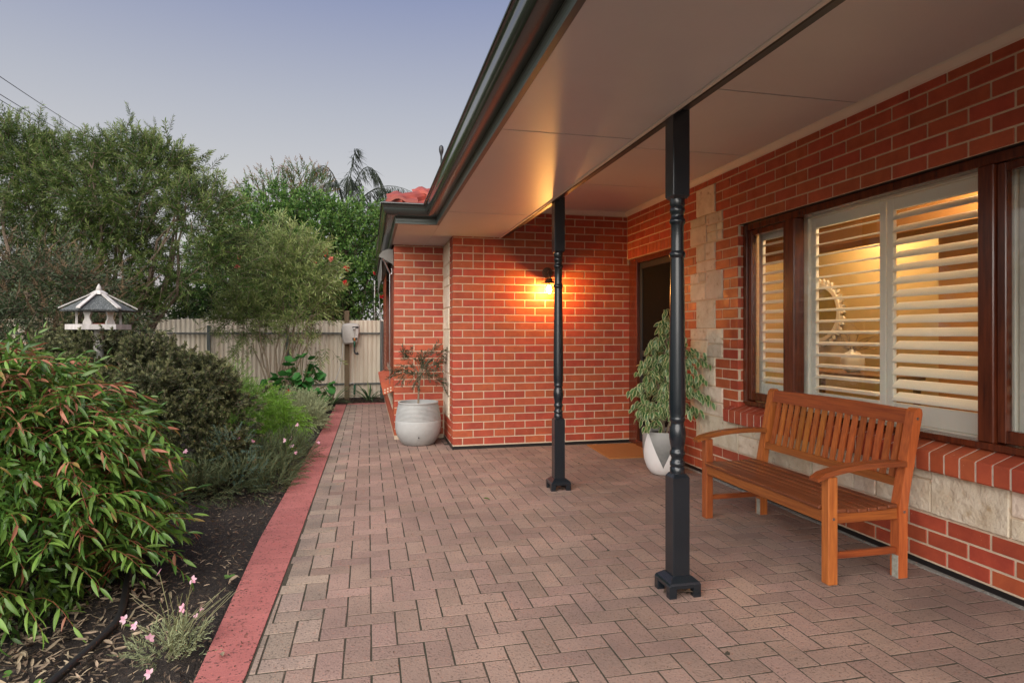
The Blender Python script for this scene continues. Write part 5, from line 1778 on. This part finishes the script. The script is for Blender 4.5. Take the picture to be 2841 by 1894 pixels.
# ---- small light green tree before the fence -------------------------------------------------------------------------------
gv = empty('grevillea_tree', (-1.55, 11.6, -0.08), 'small airy light green tree with bare lower stems before the fence', 'tree')
lf = leaf_t(0.100, 0.016, 0.10, 0.0, 1)
SV = [sprig_t(0.26, 17, lf, 68, 42, c, (0.9, 1.0), 0, 1, 2, 0.004, 0.25, seed=s + 40, jit=0.2) for s, c in ((1, 0.15), (2, 0.35), (3, 0.0), (4, 0.5))]
LG = [((-1.54, 11.64, 2.25), .66), ((-1.16, 11.54, 2.42), .50), ((-1.99, 11.75, 1.95), .46), ((-0.98, 11.38, 1.95), .40), ((-1.54, 11.64, 2.70), .34), ((-2.1, 11.57, 1.45), .36), ((-1.14, 11.35, 1.55), .40)]
P, D = clumped(LG, 130, 8, 0.10, 41, 0.3)
f = Fol(); scatter_sprigs(f, SV, P, D, 0.55, 0.38, (0.75, 1.2), 42)
q_ = rng.uniform(0, 1, (34, 3))
P2 = np.stack([-2.35 + q_[:, 0] * 1.75, 11.2 + 0.5 * q_[:, 1], 0.85 + 0.6 * q_[:, 2] ** 1.3], -1)
P2 = P2[(np.abs(P2[:, 0] + 1.5) > 0.35)]
scatter_sprigs(f, SV, P2, np.tile([0, 0, -1.0], (len(P2), 1)), -0.3, 0.35, (0.7, 1.1), 43)
for bx, hh in ((-1.55, .55), (-1.28, .45), (-1.8, .42), (-1.0, .38), (-2.15, .3), (-0.75, .25)):
    zz = np.linspace(0, 1, 8); zb = 2.55 - abs(bx + 1.4) * 0.7
    p = np.stack([bx + 0.06 * zz, 11.55 + 0 * zz, zb + zz * hh], -1)
    scatter_sprigs(f, SV, p, np.tile([0, 0, 1.0], (8, 1)), 0.4, 0.4, (0.5, 0.75), int(abs(bx * 77)))
f.obj('crown', ['leaf_grev', 'leaf_grev_new', 'pale_bark'], gv, kind='stuff')
limbs((-1.55, 11.6, -0.1), [l[0] for l in LG] + [tuple(P[i]) for i in range(0, 12, 2)], 0.024, 12, n=9, wob=0.07).obj('trunk', 'pale_bark', gv)
for i, c in enumerate([(-2.1, 11.2, 2.52), (-2.14, 11.2, 2.36), (-0.62, 11.1, 2.52)]):
    ruffled(np.array(c), 0.055, 'petal_coral', gv, i + 70)

# ---- brown-plumed shrub at the frame edge ----------------------------------------------------------------------------------
bd = empty('plumed_shrub', (-3.5, 7.5, -0.08), 'tall shrub with brown seed plumes behind the bird feeder', 'shrub')
lf = leaf_t(0.062, 0.017, 0.35, 0.12, 2)
SV = [sprig_t(0.20, 15, lf, 65, 35, 0.3, (1.0, 0.7), 0, None, 1, 0.004, 0.15, seed=s + 60) for s in range(4)]
LBd = [((-3.53, 7.59, 1.62), .58), ((-3.0, 7.36, 1.55), .42), ((-4.0, 7.69, 1.72), .58), ((-3.15, 7.19, 1.15), .42), ((-3.6, 7.3, 1.0), .6), ((-2.75, 7.3, 1.0), .45), ((-4.4, 7.6, 1.2), .7)]
P, D = clumped(LBd, 230, 8, 0.09, 61, 0.25)
f = Fol(); scatter_sprigs(f, SV, P, D, 0.3, 0.4, (0.8, 1.2), 62)
f.obj('foliage', ['leaf_budd', 'bark'], bd, kind='stuff')
pt = sprig_t(0.17, 46, leaf_t(0.022, 0.009, 0.2, 0, 1), 60, 25, 0.25, (1.2, 0.4), 0, None, None, 0.003, 0.0, seed=90)
w = rng.permutation(len(P))[:800]
Pw, Dw = P[w], D[w]
up_ = Pw[:, 2] > 1.15
f = Fol(); scatter_sprigs(f, [pt], Pw[up_] + Dw[up_] * 0.12, Dw[up_], 0.9, 0.4, (0.8, 1.3), 63)
f.obj('seed_plumes', ['plume'], bd, kind='stuff')
limbs((-3.5, 7.5, -0.1), [tuple(P[i]) for i in range(0, 60, 2)], 0.03, 14).obj('stems', 'bark', bd)

# ---- low dark olive-brown shrub ----------------------------------------------------------------------------------------------
ds = empty('brown_shrub', (-1.8, 6.1, -0.08), 'rounded brownish green small-leaved shrub below the bird feeder', 'shrub')
lf = leaf_t(0.024, 0.011, 0.15, 0.1, 1)
SV = [sprig_t(0.075, 28, lf, 72, 50, 0.1, (1.0, 0.9), 0, 1, 2, 0.003, 0.1, seed=s + 80, jit=0.2) for s in range(5)]
LS = [((-2.08, 6.23, 0.80), (.44, .4, .34)), ((-1.62, 6.05, 0.72), (.38, .38, .32)), ((-1.85, 6.0, 0.98), .20), ((-2.45, 6.4, 1.08), .20), ((-1.38, 6.0, 0.82), .18), ((-1.75, 5.6, 0.72), .22), ((-2.7, 6.5, 1.05), .2), ((-1.61, 5.81, 0.40), .45), ((-2.47, 6.63, 0.86), .42), ((-1.29, 5.94, 0.46), .28), ((-1.36, 5.64, 0.22), .30), ((-2.0, 5.8, 0.4), .5), ((-2.9, 6.5, 0.7), .5), ((-2.25, 6.1, 0.95), .28)]
P, D = clumped(LS, 420, 17, 0.045, 81, 0.16, zmin=0.0)
f = Fol(); scatter_sprigs(f, SV, P, D, 0.25, 0.45, (0.7, 1.25), 82)
f.obj('foliage', ['leaf_brown', 'leaf_brown_tip', 'bark'], ds, kind='stuff')
limbs((-1.8, 6.0, -0.1), [tuple(P[i]) for i in range(0, 60, 2)], 0.025, 15).obj('stems', 'bark', ds)

# ---- smaller garden plants -----------------------------------------------------------------------------------------------------


def mound(name, label, cat, lobes, n, lf, mats, sp=None, up=0.4, jit=0.4, seed=0, droop=0.0, sc=(0.8, 1.2), depth=0.25):
    c = np.mean([l[0] for l in lobes], 0)
    o = empty(name, (c[0], c[1], -0.08), label, cat)
    kw = dict(L=0.12, n=18, ang=60, tip_ang=30, curve=0.15); kw.update(sp or {})
    SV = [sprig_t(kw['L'], kw['n'], lf, kw['ang'], kw['tip_ang'], kw['curve'], (1.0, 0.75), 0, 1 if len(mats) > 2 else None, len(mats) - 1, 0.002, 0.1, seed=seed + s, jit=0.2) for s in range(4)]
    P, D = crown_points(lobes, n, depth, seed + 9, zmin=-0.06)
    f = Fol(); scatter_sprigs(f, SV, P, D, up, jit, sc, seed + 4, droop)
    f.obj('foliage', mats, o, kind='stuff')
    return o, P, D


mound('bright_shrub', 'small bright green needle-leaved shrub tucked beside the brown shrub', 'shrub', [((-1.50, 7.15, 0.66), .24), ((-1.36, 7.1, 0.50), .22), ((-1.62, 7.2, 0.45), .3)], 320, leaf_t(0.035, 0.006, 0.1, 0, 1), ['leaf_dense_new', 'leaf_fern', 'stem_green'], dict(L=0.16, n=26), seed=100)
mound('feathery_plant', 'lime green feathery mound beside the kerb bed', 'plant', [((-1.27, 7.70, 0.30), (.34, .32, .32)), ((-0.97, 7.45, 0.18), (.24, .24, .22))], 640, leaf_t(0.06, 0.0075, 0.3, 0, 1), ['leaf_fern', 'leaf_fern', 'leaf_fern'], dict(L=0.13, n=13, curve=0.5), up=0.5, seed=110, droop=0.2)
mound('grey_shrub', 'low grey green shrub spilling toward the path end', 'shrub', [((-0.95, 9.04, 0.14), (.36, .36, .22)), ((-1.17, 9.3, 0.20), (.26, .26, .22)), ((-0.80, 8.62, 0.10), (.22, .28, .17)), ((-0.9, 9.7, 0.12), (.28, .28, .2))], 760, leaf_t(0.032, 0.012, 0.15, 0.1, 1), ['leaf_grey', 'leaf_grey', 'stem_green'], dict(L=0.14, n=20), up=0.5, seed=120)
o_, P, D = mound('catmint', 'wispy dark green clump with pink flowers overhanging the kerb', 'plant', [((-1.02, 6.1, 0.02), (.34, .4, .17)), ((-0.80, 6.62, 0.02), (.24, .35, .15)), ((-1.12, 5.75, 0.02), (.26, .3, .14)), ((-0.78, 5.95, -0.02), (.16, .3, .10)), ((-1.05, 5.42, 0.0), (.30, .28, .15)), ((-1.30, 5.2, 0.02), (.25, .25, .16)), ((-0.80, 5.5, -0.03), (.14, .25, .09))], 1050, leaf_t(0.042, 0.006, 0.1, 0, 1), ['leaf_catmint', 'leaf_catmint', 'stem_green'], dict(L=0.16, n=18, ang=42, tip_ang=18, curve=0.2), up=0.55, seed=130)


def gaura_flower(c, r, parent, seed, m='petal_pink'):
    q = np.random.default_rng(seed)
    f = Fol()
    lf = leaf_t(1.0, 0.62, 0.15, 0.08, 3)
    a = np.array([0.2, 1.3, 2.3, 3.3]) + q.uniform(0, 6)
    n_ = unit(np.array([0, -0.8, 0.5]) + q.normal(0, 0.4, 3))
    B = frames(n_)[0]
    d = np.stack([B[:, 1] * math.cos(t) + B[:, 2] * math.sin(t) + n_ * 0.25 for t in a])
    f.add(lf[0], lf[1], np.tile(c, (4, 1)), frames(d, np.tile(n_, (4, 1))), r, 0)
    return f.obj('flower', [m], parent, smooth=True)


fr_ = np.random.default_rng(77)
for i in range(15):
    k = fr_.integers(0, len(P))
    c = P[k] + D[k] * 0.10 + np.array([0, -0.05, 0.12])
    if c[2] < 0.1: c[2] = 0.15
    gaura_flower(c, fr_.uniform(0.020, 0.028), o_, 300 + i, 'petal_pink' if i % 3 else 'petal_coral')
mound('blue_spruce_shrub', 'small blue green soft-needled shrub under the brown shrub', 'shrub', [((-1.05, 5.40, 0.30), (.15, .15, .15)), ((-0.98, 5.25, 0.10), (.16, .16, .15))], 60, leaf_t(0.024, 0.006, 0.1, 0, 1), ['leaf_blue', 'leaf_blue', 'stem_green'], dict(L=0.11, n=24), seed=140)
mound('bed_filler', 'dark green low foliage at the foot of the fence and trees', 'plant', [((-2.6, 9.2, 0.3), (.8, .7, .55)), ((-3.6, 9.0, 0.4), (.9, .6, .7)), ((-2.2, 8.2, 0.3), (.6, .5, .5)), ((-2.9, 11.5, 0.25), (.7, .6, .5)), ((-4.6, 9.2, .5), (.9, .6, .9))], 1300, leaf_t(0.055, 0.018, 0.2, 0.1, 1), ['leaf_budd', 'leaf_bottle', 'stem_green'], dict(L=0.2, n=16), seed=150)

# geranium: each round leaf its own piece
gr = empty('geranium', (-1.1, 10.65, -0.08), 'leafy geranium with round leaves and a red bloom before the fence', 'plant')
tpl = []
for s in range(3):
    q = np.random.default_rng(s)
    n = 14
    a = np.linspace(-2.75, 2.75, n)
    rr = 1 + 0.09 * np.cos(a * 5)
    V = [(0.15, 0, 0.0)] + [(0.5 + 0.5 * math.cos(t) * r, 0.55 * math.sin(t) * r, 0.10 * abs(math.sin(t)) + 0.03 * math.cos(5 * t) - 0.12 * math.cos(t)) for t, r in zip(a, rr)]
    T = [(0, i, i + 1) for i in range(1, n)]
    tpl.append((np.array(V), np.array(T)))
GL = []
Pg, Dg = crown_points([((-1.05, 10.72, 0.62), (.24, .2, .26)), ((-1.30, 10.5, 0.36), (.28, .2, .22)), ((-0.85, 10.65, 0.32), (.28, .22, .2))], 150, 0.2, 160)
q = np.random.default_rng(161)
sg = G()
for i in range(len(Pg)):
    d = unit(Dg[i] * 0.8 + np.array([0, -0.3, -0.15]) + q.normal(0, .3, 3))
    GL.append((int(q.integers(0, 3)), Pg[i], frames(d, Dg[i] + np.array([0, -0.2, 0.8]))[0], q.uniform(0.10, 0.15), 0))
    sg.tube([(-1.1 + q.normal(0, .05), 10.68, -0.08), tuple((Pg[i] + np.array([-1.1, 10.68, 0.2])) / 2), tuple(Pg[i])], [0.006, 0.004, 0.003], 4)
cache = [mesh('leaf', t[0], t[1], ['leaf_ger'], smooth=True) for t in tpl]
for v, p, Rm, s, m_ in GL:
    inst('leaf', cache[v], Matrix([[*(Rm[k] * s), p[k]] for k in range(3)] + [[0, 0, 0, 1]]), gr)
sg.obj('stems', 'stem_green', gr)
ruffled(np.array([-1.22, 10.28, 0.33]), 0.055, 'petal_red', gr, 91)


def strappy(c, label, n, L, seed, pale=False):
    q = np.random.default_rng(seed)
    o = empty('strap_plant', (c[0], c[1], -0.08), label, 'plant', 'strap-leaved clumps')
    for i in range(n):
        a = q.uniform(0, 6.28); ll = L * q.uniform(0.6, 1.1)
        d = unit(np.array([math.cos(a), math.sin(a), q.uniform(0.6, 1.6)]))
        lf = leaf_t(ll, 0.030, q.uniform(0.25, 0.7), 0.15, 4)
        f = Fol(); f.add(lf[0], lf[1], [np.array(c) + np.array([math.cos(a), math.sin(a), 0]) * 0.04], frames(d), 1.0, 0)
        f.obj('leaf', ['leaf_grey' if pale and i % 5 == 0 else 'leaf_strap'], o, smooth=True)


strappy((-1.62, 10.35, -0.06), 'dark strap-leaved clump at the foot of the small airy tree', 26, 0.62, 171)
strappy((-0.66, 11.9, -0.06), 'dark strap-leaved clump under the hanging hose', 24, 0.60, 172, True)
strappy((0.02, 12.45, -0.06), 'dark strap-leaved clump between the timber post and the brick wall', 26, 0.60, 173, True)

# foreground gaura ---------------------------------------------------------------------------------------------------------------------
ga = empty('gaura_plant', (-0.80, 2.78, -0.07), 'small gaura with thin stems and pink flowers in the mulch', 'plant')
SV = [sprig_t(0.10, 16, leaf_t(0.030, 0.0065, 0.15, 0, 2), 45, 20, 0.2, (1, .7), 0, None, None, seed=s + 180) for s in range(3)]
P, D = crown_points([((-0.80, 2.76, -0.05), (.13, .13, .09)), ((-0.73, 2.84, -0.05), (.07, .08, .08))], 95, 0.4, 181, zmin=-0.08, bottom=0.0)
f = Fol(); scatter_sprigs(f, SV, P, D, 0.8, 0.4, (0.5, 0.9), 182)
f.obj('foliage', ['leaf_grey'], ga, kind='stuff')
FL = [(-0.88, 2.97, 0.21), (-0.77, 3.05, 0.14), (-0.75, 2.84, 0.10), (-0.99, 2.90, 0.05), (-0.91, 2.78, 0.07), (-0.82, 2.65, 0.07), (-0.70, 2.93, 0.05), (-0.79, 2.56, -0.02), (-0.70, 2.83, 0.07)]
st_ = G()
for i, c in enumerate(FL):
    gaura_flower(np.array(c), 0.021 if i not in (6, 8) else 0.014, ga, 400 + i, 'petal_pink')
    b0 = Vector((-0.79 + random.uniform(-.04, .04), 2.78 + random.uniform(-.04, .04), -0.07))
    mid = b0.lerp(Vector(c), 0.5) + Vector((random.uniform(-.02, .02), 0, 0.02))
    st_.tube([b0, mid, c], [0.0022, 0.0018, 0.0012], 4)
for i in range(22):
    a = random.uniform(-1.0, 1.2); ll = random.uniform(0.15, 0.30)
    b0 = Vector((-0.76 + random.uniform(-.05, .05), 2.80 + random.uniform(-.05, .05), -0.07))
    st_.tube([b0, b0 + Vector((math.sin(a) * ll * .4, .03, ll * .5)), b0 + Vector((math.sin(a) * ll, .06, ll * .85))], [0.002, 0.0016, 0.001], 4)
st_.obj('stems', 'stem_green', ga)

# seedlings with two round leaves in the litter
for i, (x, y) in enumerate([(-1.02, 3.06), (-1.18, 2.62), (-1.32, 2.72), (-1.35, 2.52), (-0.72, 3.55)]):
    f = Fol(); q = np.random.default_rng(500 + i)
    lf = leaf_t(0.034, 0.027, 0.1, 0.05, 3)
    n = int(q.integers(2, 5))
    a = np.arange(n) * 2.2 + q.uniform(0, 6)
    f.add(lf[0], lf[1], np.tile([x, y, -0.045], (n, 1)), frames(np.stack([np.cos(a), np.sin(a), 0 * a + 0.3], -1)), q.uniform(0.7, 1.1, n), 0)
    o = f.obj('seedling', ['leaf_dense_new'], None, smooth=True)
    tag(o, ['tiny green seedling just right of the black pipe bend', 'tiny green seedling in the litter hard against the near end of the black pipe',
            'green seedling farthest up the leaf litter left of the pipe', 'green seedling in the leaf litter lowest in the picture', 'tiny green weed in bare mulch near the red kerb'][i], 'seedling', 'seedlings in the mulch')

# ---- potted olive ------------------------------------------------------------------------------------------------------------------------
ol = empty('olive_tree', (0.575, 7.40, 0.40), 'small standard olive tree with sparse narrow leaves in the ribbed pot', 'tree')
ob = G().tube([(0.575, 7.40, 0.39), (0.580, 7.40, 0.55), (0.592, 7.40, 0.70), (0.60, 7.40, 0.80)], [0.012, 0.011, 0.010, 0.009], 7)
ob.tube([(0.566, 7.405, 0.39), (0.586, 7.405, 0.78)], 0.004, 5)
q = random.Random(6)
SV = [sprig_t(0.15, 13, leaf_t(0.064, 0.014, 0.1, 0.05, 2), 50, 25, 0.2, (1.0, 0.8), 0, None, None, seed=s + 600, start=0.25) for s in range(4)]
ops, ods = [], []
TIPS = [(0.33, 7.33, 0.84), (0.42, 7.40, 0.95), (0.50, 7.35, 0.96), (0.40, 7.30, 0.74), (0.62, 7.38, 0.98), (0.74, 7.40, 1.03), (0.86, 7.35, 1.02), (0.80, 7.42, 0.90), (0.80, 7.32, 0.72), (0.86, 7.30, 0.62), (0.54, 7.30, 0.70), (0.70, 7.5, 0.86), (0.90, 7.40, 0.95), (0.30, 7.42, 0.76), (0.66, 7.28, 0.80)]
for tp in TIPS:
    b0 = Vector((0.598, 7.40, q.uniform(0.70, 0.80))); tp = Vector(tp)
    L = []
    for i in range(6):
        t = i / 5
        p = b0.lerp(tp, t); p.z += 0.05 * math.sin(t * math.pi) + q.gauss(0, .008); L.append(p)
    ob.tube(L, [0.006 - 0.0009 * i for i in range(6)], 5)
    for i in (1, 2, 3, 3, 4, 4, 5, 5):
        ops.append(tuple(L[i])); d = (L[min(i + 1, 5)] - L[i - 1]).normalized() + Vector((q.gauss(0, .4), q.gauss(0, .4), q.gauss(0, .4))); ods.append(tuple(d))
f = Fol(); scatter_sprigs(f, SV, np.array(ops), unit(np.array(ods)), 0.1, 0.3, (0.6, 1.0), 601)
f.obj('foliage', ['leaf_olive'], ol, kind='stuff')
ob.obj('trunk', 'pale_bark', ol)
for c in ((0.72, 7.33, 0.94), (0.79, 7.33, 0.93)):
    G().lathe([(0.002, -.009), (0.006, -.006), (0.008, 0), (0.006, .006), (0.002, .009)], (0, 0), 8).obj('olive_fruit', 'post_paint', ol, smooth=True).location = Vector(c) - WLOC['olive_tree']

# ---- variegated fig in the painted pot -------------------------------------------------------------------------------------------------------
fc = empty('variegated_fig', (2.665, 5.31, 0.33), 'variegated weeping fig with cream-edged leaves in the painted pot', 'plant')


def varleaf(L, W, bend, seed):
    """leaf with a cream rim round a green blade"""
    st = np.array([0, .10, .28, .5, .72, .90, 1.0]); wd = np.array([0, .55, .95, 1.0, .72, .30, 0]) * W / 2
    V, T, M_ = [], [], []
    q = np.random.default_rng(seed)
    for t, w_ in zip(st, wd):
        z = -bend * L * t * t; inn = w_ * q.uniform(0.60, 0.74)
        for y in (w_, inn, 0, -inn, -w_): V.append((L * t, y, z + abs(y) * 0.25))
    for k in range(len(st) - 1):
        for j in range(4):
            a, b = k * 5 + j, (k + 1) * 5 + j
            m_ = 1 if j in (0, 3) or k == len(st) - 2 else 0
            T += [(a, a + 1, b + 1), (a, b + 1, b)]; M_ += [m_, m_]
    return np.array(V, float), np.array(T), np.array(M_)


VT = [varleaf(1.0, w_, b, s) for s, (w_, b) in enumerate(((0.52, 0.25), (0.48, 0.4), (0.56, 0.15), (0.5, 0.3)))]
q = np.random.default_rng(700)
FLV = []
fb = G()
fb.tube([(2.665, 5.31, 0.32), (2.66, 5.30, 0.6), (2.68, 5.31, 0.95), (2.70, 5.30, 1.30)], [0.014, 0.012, 0.009, 0.005], 6)
fb.tube([(2.65, 5.32, 0.32), (2.62, 5.28, 0.6), (2.56, 5.22, 0.85)], [0.010, 0.008, 0.005], 6)
fb.tube([(2.69, 5.30, 0.32), (2.76, 5.26, 0.6), (2.84, 5.20, 0.9)], [0.010, 0.008, 0.005], 6)
BR = []
for i in range(74):
    t = q.uniform(0.02, 1.0)
    z0 = 0.40 + 0.92 * t
    a = q.uniform(0, 6.28)
    reach = (0.41 - 0.27 * t ** 1.3) * q.uniform(0.55, 1.1)
    ex = 2.665 + 0.035 * t + math.cos(a) * reach; ey = 5.30 + math.sin(a) * reach * 0.95
    ex = min(ex, 2.94)
    BR.append(((2.665 + 0.03 * t, 5.30, z0 - 0.08), (ex, ey, z0 + q.uniform(-0.02, 0.08))))
for tp in ((2.93, 5.05, 1.10), (2.95, 4.97, 1.02), (2.94, 5.0, 0.74), (2.94, 4.96, 0.70), (2.90, 5.05, 0.60), (2.36, 5.15, 0.62), (2.40, 5.1, 0.55), (2.42, 5.15, 0.45), (2.33, 5.2, 0.78), (2.40, 5.12, 0.90), (2.68, 5.28, 1.46), (2.60, 5.22, 1.36), (2.54, 5.2, 1.2), (2.92, 5.02, 0.88), (2.88, 5.1, 0.98)):
    BR.append(((2.67, 5.29, tp[2] - 0.16), tp))
for b0, tp in BR:
    b0, tp = np.array(b0), np.array(tp)
    n = max(6, int(np.linalg.norm(tp - b0) / 0.026))
    ts = np.linspace(0, 1, n)
    C = b0 + (tp - b0) * ts[:, None]; C[:, 2] += 0.09 * np.sin(ts * math.pi) - 0.05 * ts ** 2
    fb.tube([tuple(c) for c in C[::2]], 0.0022, 4)
    tg = unit(np.gradient(C, axis=0))
    for k in range(max(1, n // 4), n):
        for rep in range(2):
            sd_ = unit(np.cross(tg[k], [0, 0, 1.0])) * (1 if (k + rep) % 2 else -1)
            d = unit(tg[k] * q.uniform(0.1, 0.7) + sd_ * q.uniform(0.2, 0.8) + np.array([0, 0, -q.uniform(0.5, 1.1)]) + q.normal(0, .15, 3))
            p = C[k] + q.normal(0, .012, 3)
            if p[0] > 2.955: continue
            FLV.append((int(q.integers(0, 4)), p, frames(d, sd_ * 0.3 + np.array([-0.15, -0.8, 0.35]) + q.normal(0, .3, 3))[0], q.uniform(0.055, 0.078), 0))
lay_leaves(FLV, VT, [['ficus_green', 'ficus_cream']], fc, 300, np.array([2.665, 5.3, 0.85]))
fb.obj('branches', 'pale_bark', fc)

# ================================================================== leaf litter on the bed
q = np.random.default_rng(800)


def litter(n, box, L, W, mats, name, seed, clear=0.0):
    q = np.random.default_rng(seed)
    x = q.uniform(box[0], box[1], n); y = box[2] + (box[3] - box[2]) * q.uniform(0, 1, n) ** 1.3
    ok = x < np.interp(y, *KL) - clear
    x, y = x[ok], y[ok]; n = len(x)
    a = q.uniform(0, 6.28, n)
    d = np.stack([np.cos(a), np.sin(a), q.normal(0, 0.25, n)], -1)
    f = Fol()
    T = [leaf_t(L, W, b, 0.25, 3) for b in (0.3, -0.3, 0.1)]
    k = q.integers(0, 3, n)
    for i in range(3):
        w = k == i
        f.add(T[i][0], T[i][1], np.stack([x[w], y[w], q.uniform(-0.075, -0.035, w.sum())], -1), frames(d[w], unit(q.normal(0, .5, (w.sum(), 3)) + np.array([0, 0, 1.0]))), q.uniform(0.5, 1.15, w.sum()), 0)
    return tag(f.obj(name, [mats], None), kind='stuff')


litter(1900, (-2.6, -0.95, 2.2, 3.6), 0.065, 0.014, 'litter_pale', 'leaf_litter', 801)
litter(900, (-1.6, -0.6, 2.3, 6.2), 0.040, 0.006, 'litter_pale', 'leaf_litter', 802, 0.02)
litter(2600, (-1.6, -0.55, 2.2, 7.0), 0.030, 0.010, 'litter_dark', 'bark_mulch', 803, 0.0)
litter(1500, (-1.4, 0.3, 11.9, 13.0), 0.05, 0.016, 'litter_dark', 'bark_mulch', 805, -9)
# crumbs and a few fallen leaves on the paving
q = np.random.default_rng(810)
n = 2600
x = 2.97 - 3.3 * q.uniform(0, 1, n) ** 1.6; y = q.uniform(1.7, 6.5, n)
f = Fol(); lf = leaf_t(0.010, 0.0045, 0.2, 0.2, 1); a = q.uniform(0, 6.28, n)
f.add(lf[0], lf[1], np.stack([x, y, np.full(n, GZ + 0.0045)], -1), frames(np.stack([np.cos(a), np.sin(a), 0 * a], -1)), q.uniform(0.4, 1.3, n), 0)
tag(f.obj('crumbs', ['litter_dark'], None), kind='stuff')
q = np.random.default_rng(820)
n = 700
y = 2.0 + 9.0 * q.uniform(0, 1, n) ** 1.7; t = q.uniform(0, 1, n) ** 1.5
x = np.interp(y, *KL) * (1 - t) + np.interp(y, *KR) * t
f = Fol(); a = q.uniform(0, 6.28, n)
f.add(lf[0], lf[1], np.stack([x, y, np.full(n, GZ + 0.005)], -1), frames(np.stack([np.cos(a), np.sin(a), 0 * a], -1)), q.uniform(0.5, 1.6, n), 0)
tag(f.obj('soil_crumbs', ['litter_dark'], None), kind='stuff')
for i, (x, y, s, m_, lb) in enumerate([(0.87, 4.75, 0.055, 'leaf_dense', 'small fallen green leaf lying on the paving'), (-0.56, 2.66, 0.055, 'litter_pale', 'pale curled dead leaf lying on the red kerb'), (-0.66, 3.52, 0.07, 'litter_pale', 'pale dead leaf caught on the kerb edge by the mulch')]):
    lf = leaf_t(s, s * 0.42, 0.3, 0.3, 3)
    f = Fol(); f.add(lf[0], lf[1], [(x, y, GZ + 0.018)], frames([[math.cos(i * 2.0), math.sin(i * 2.0), 0.05]]), 1, 0)
    tag(f.obj('fallen_leaf', [m_], None, smooth=True), lb, 'leaf')
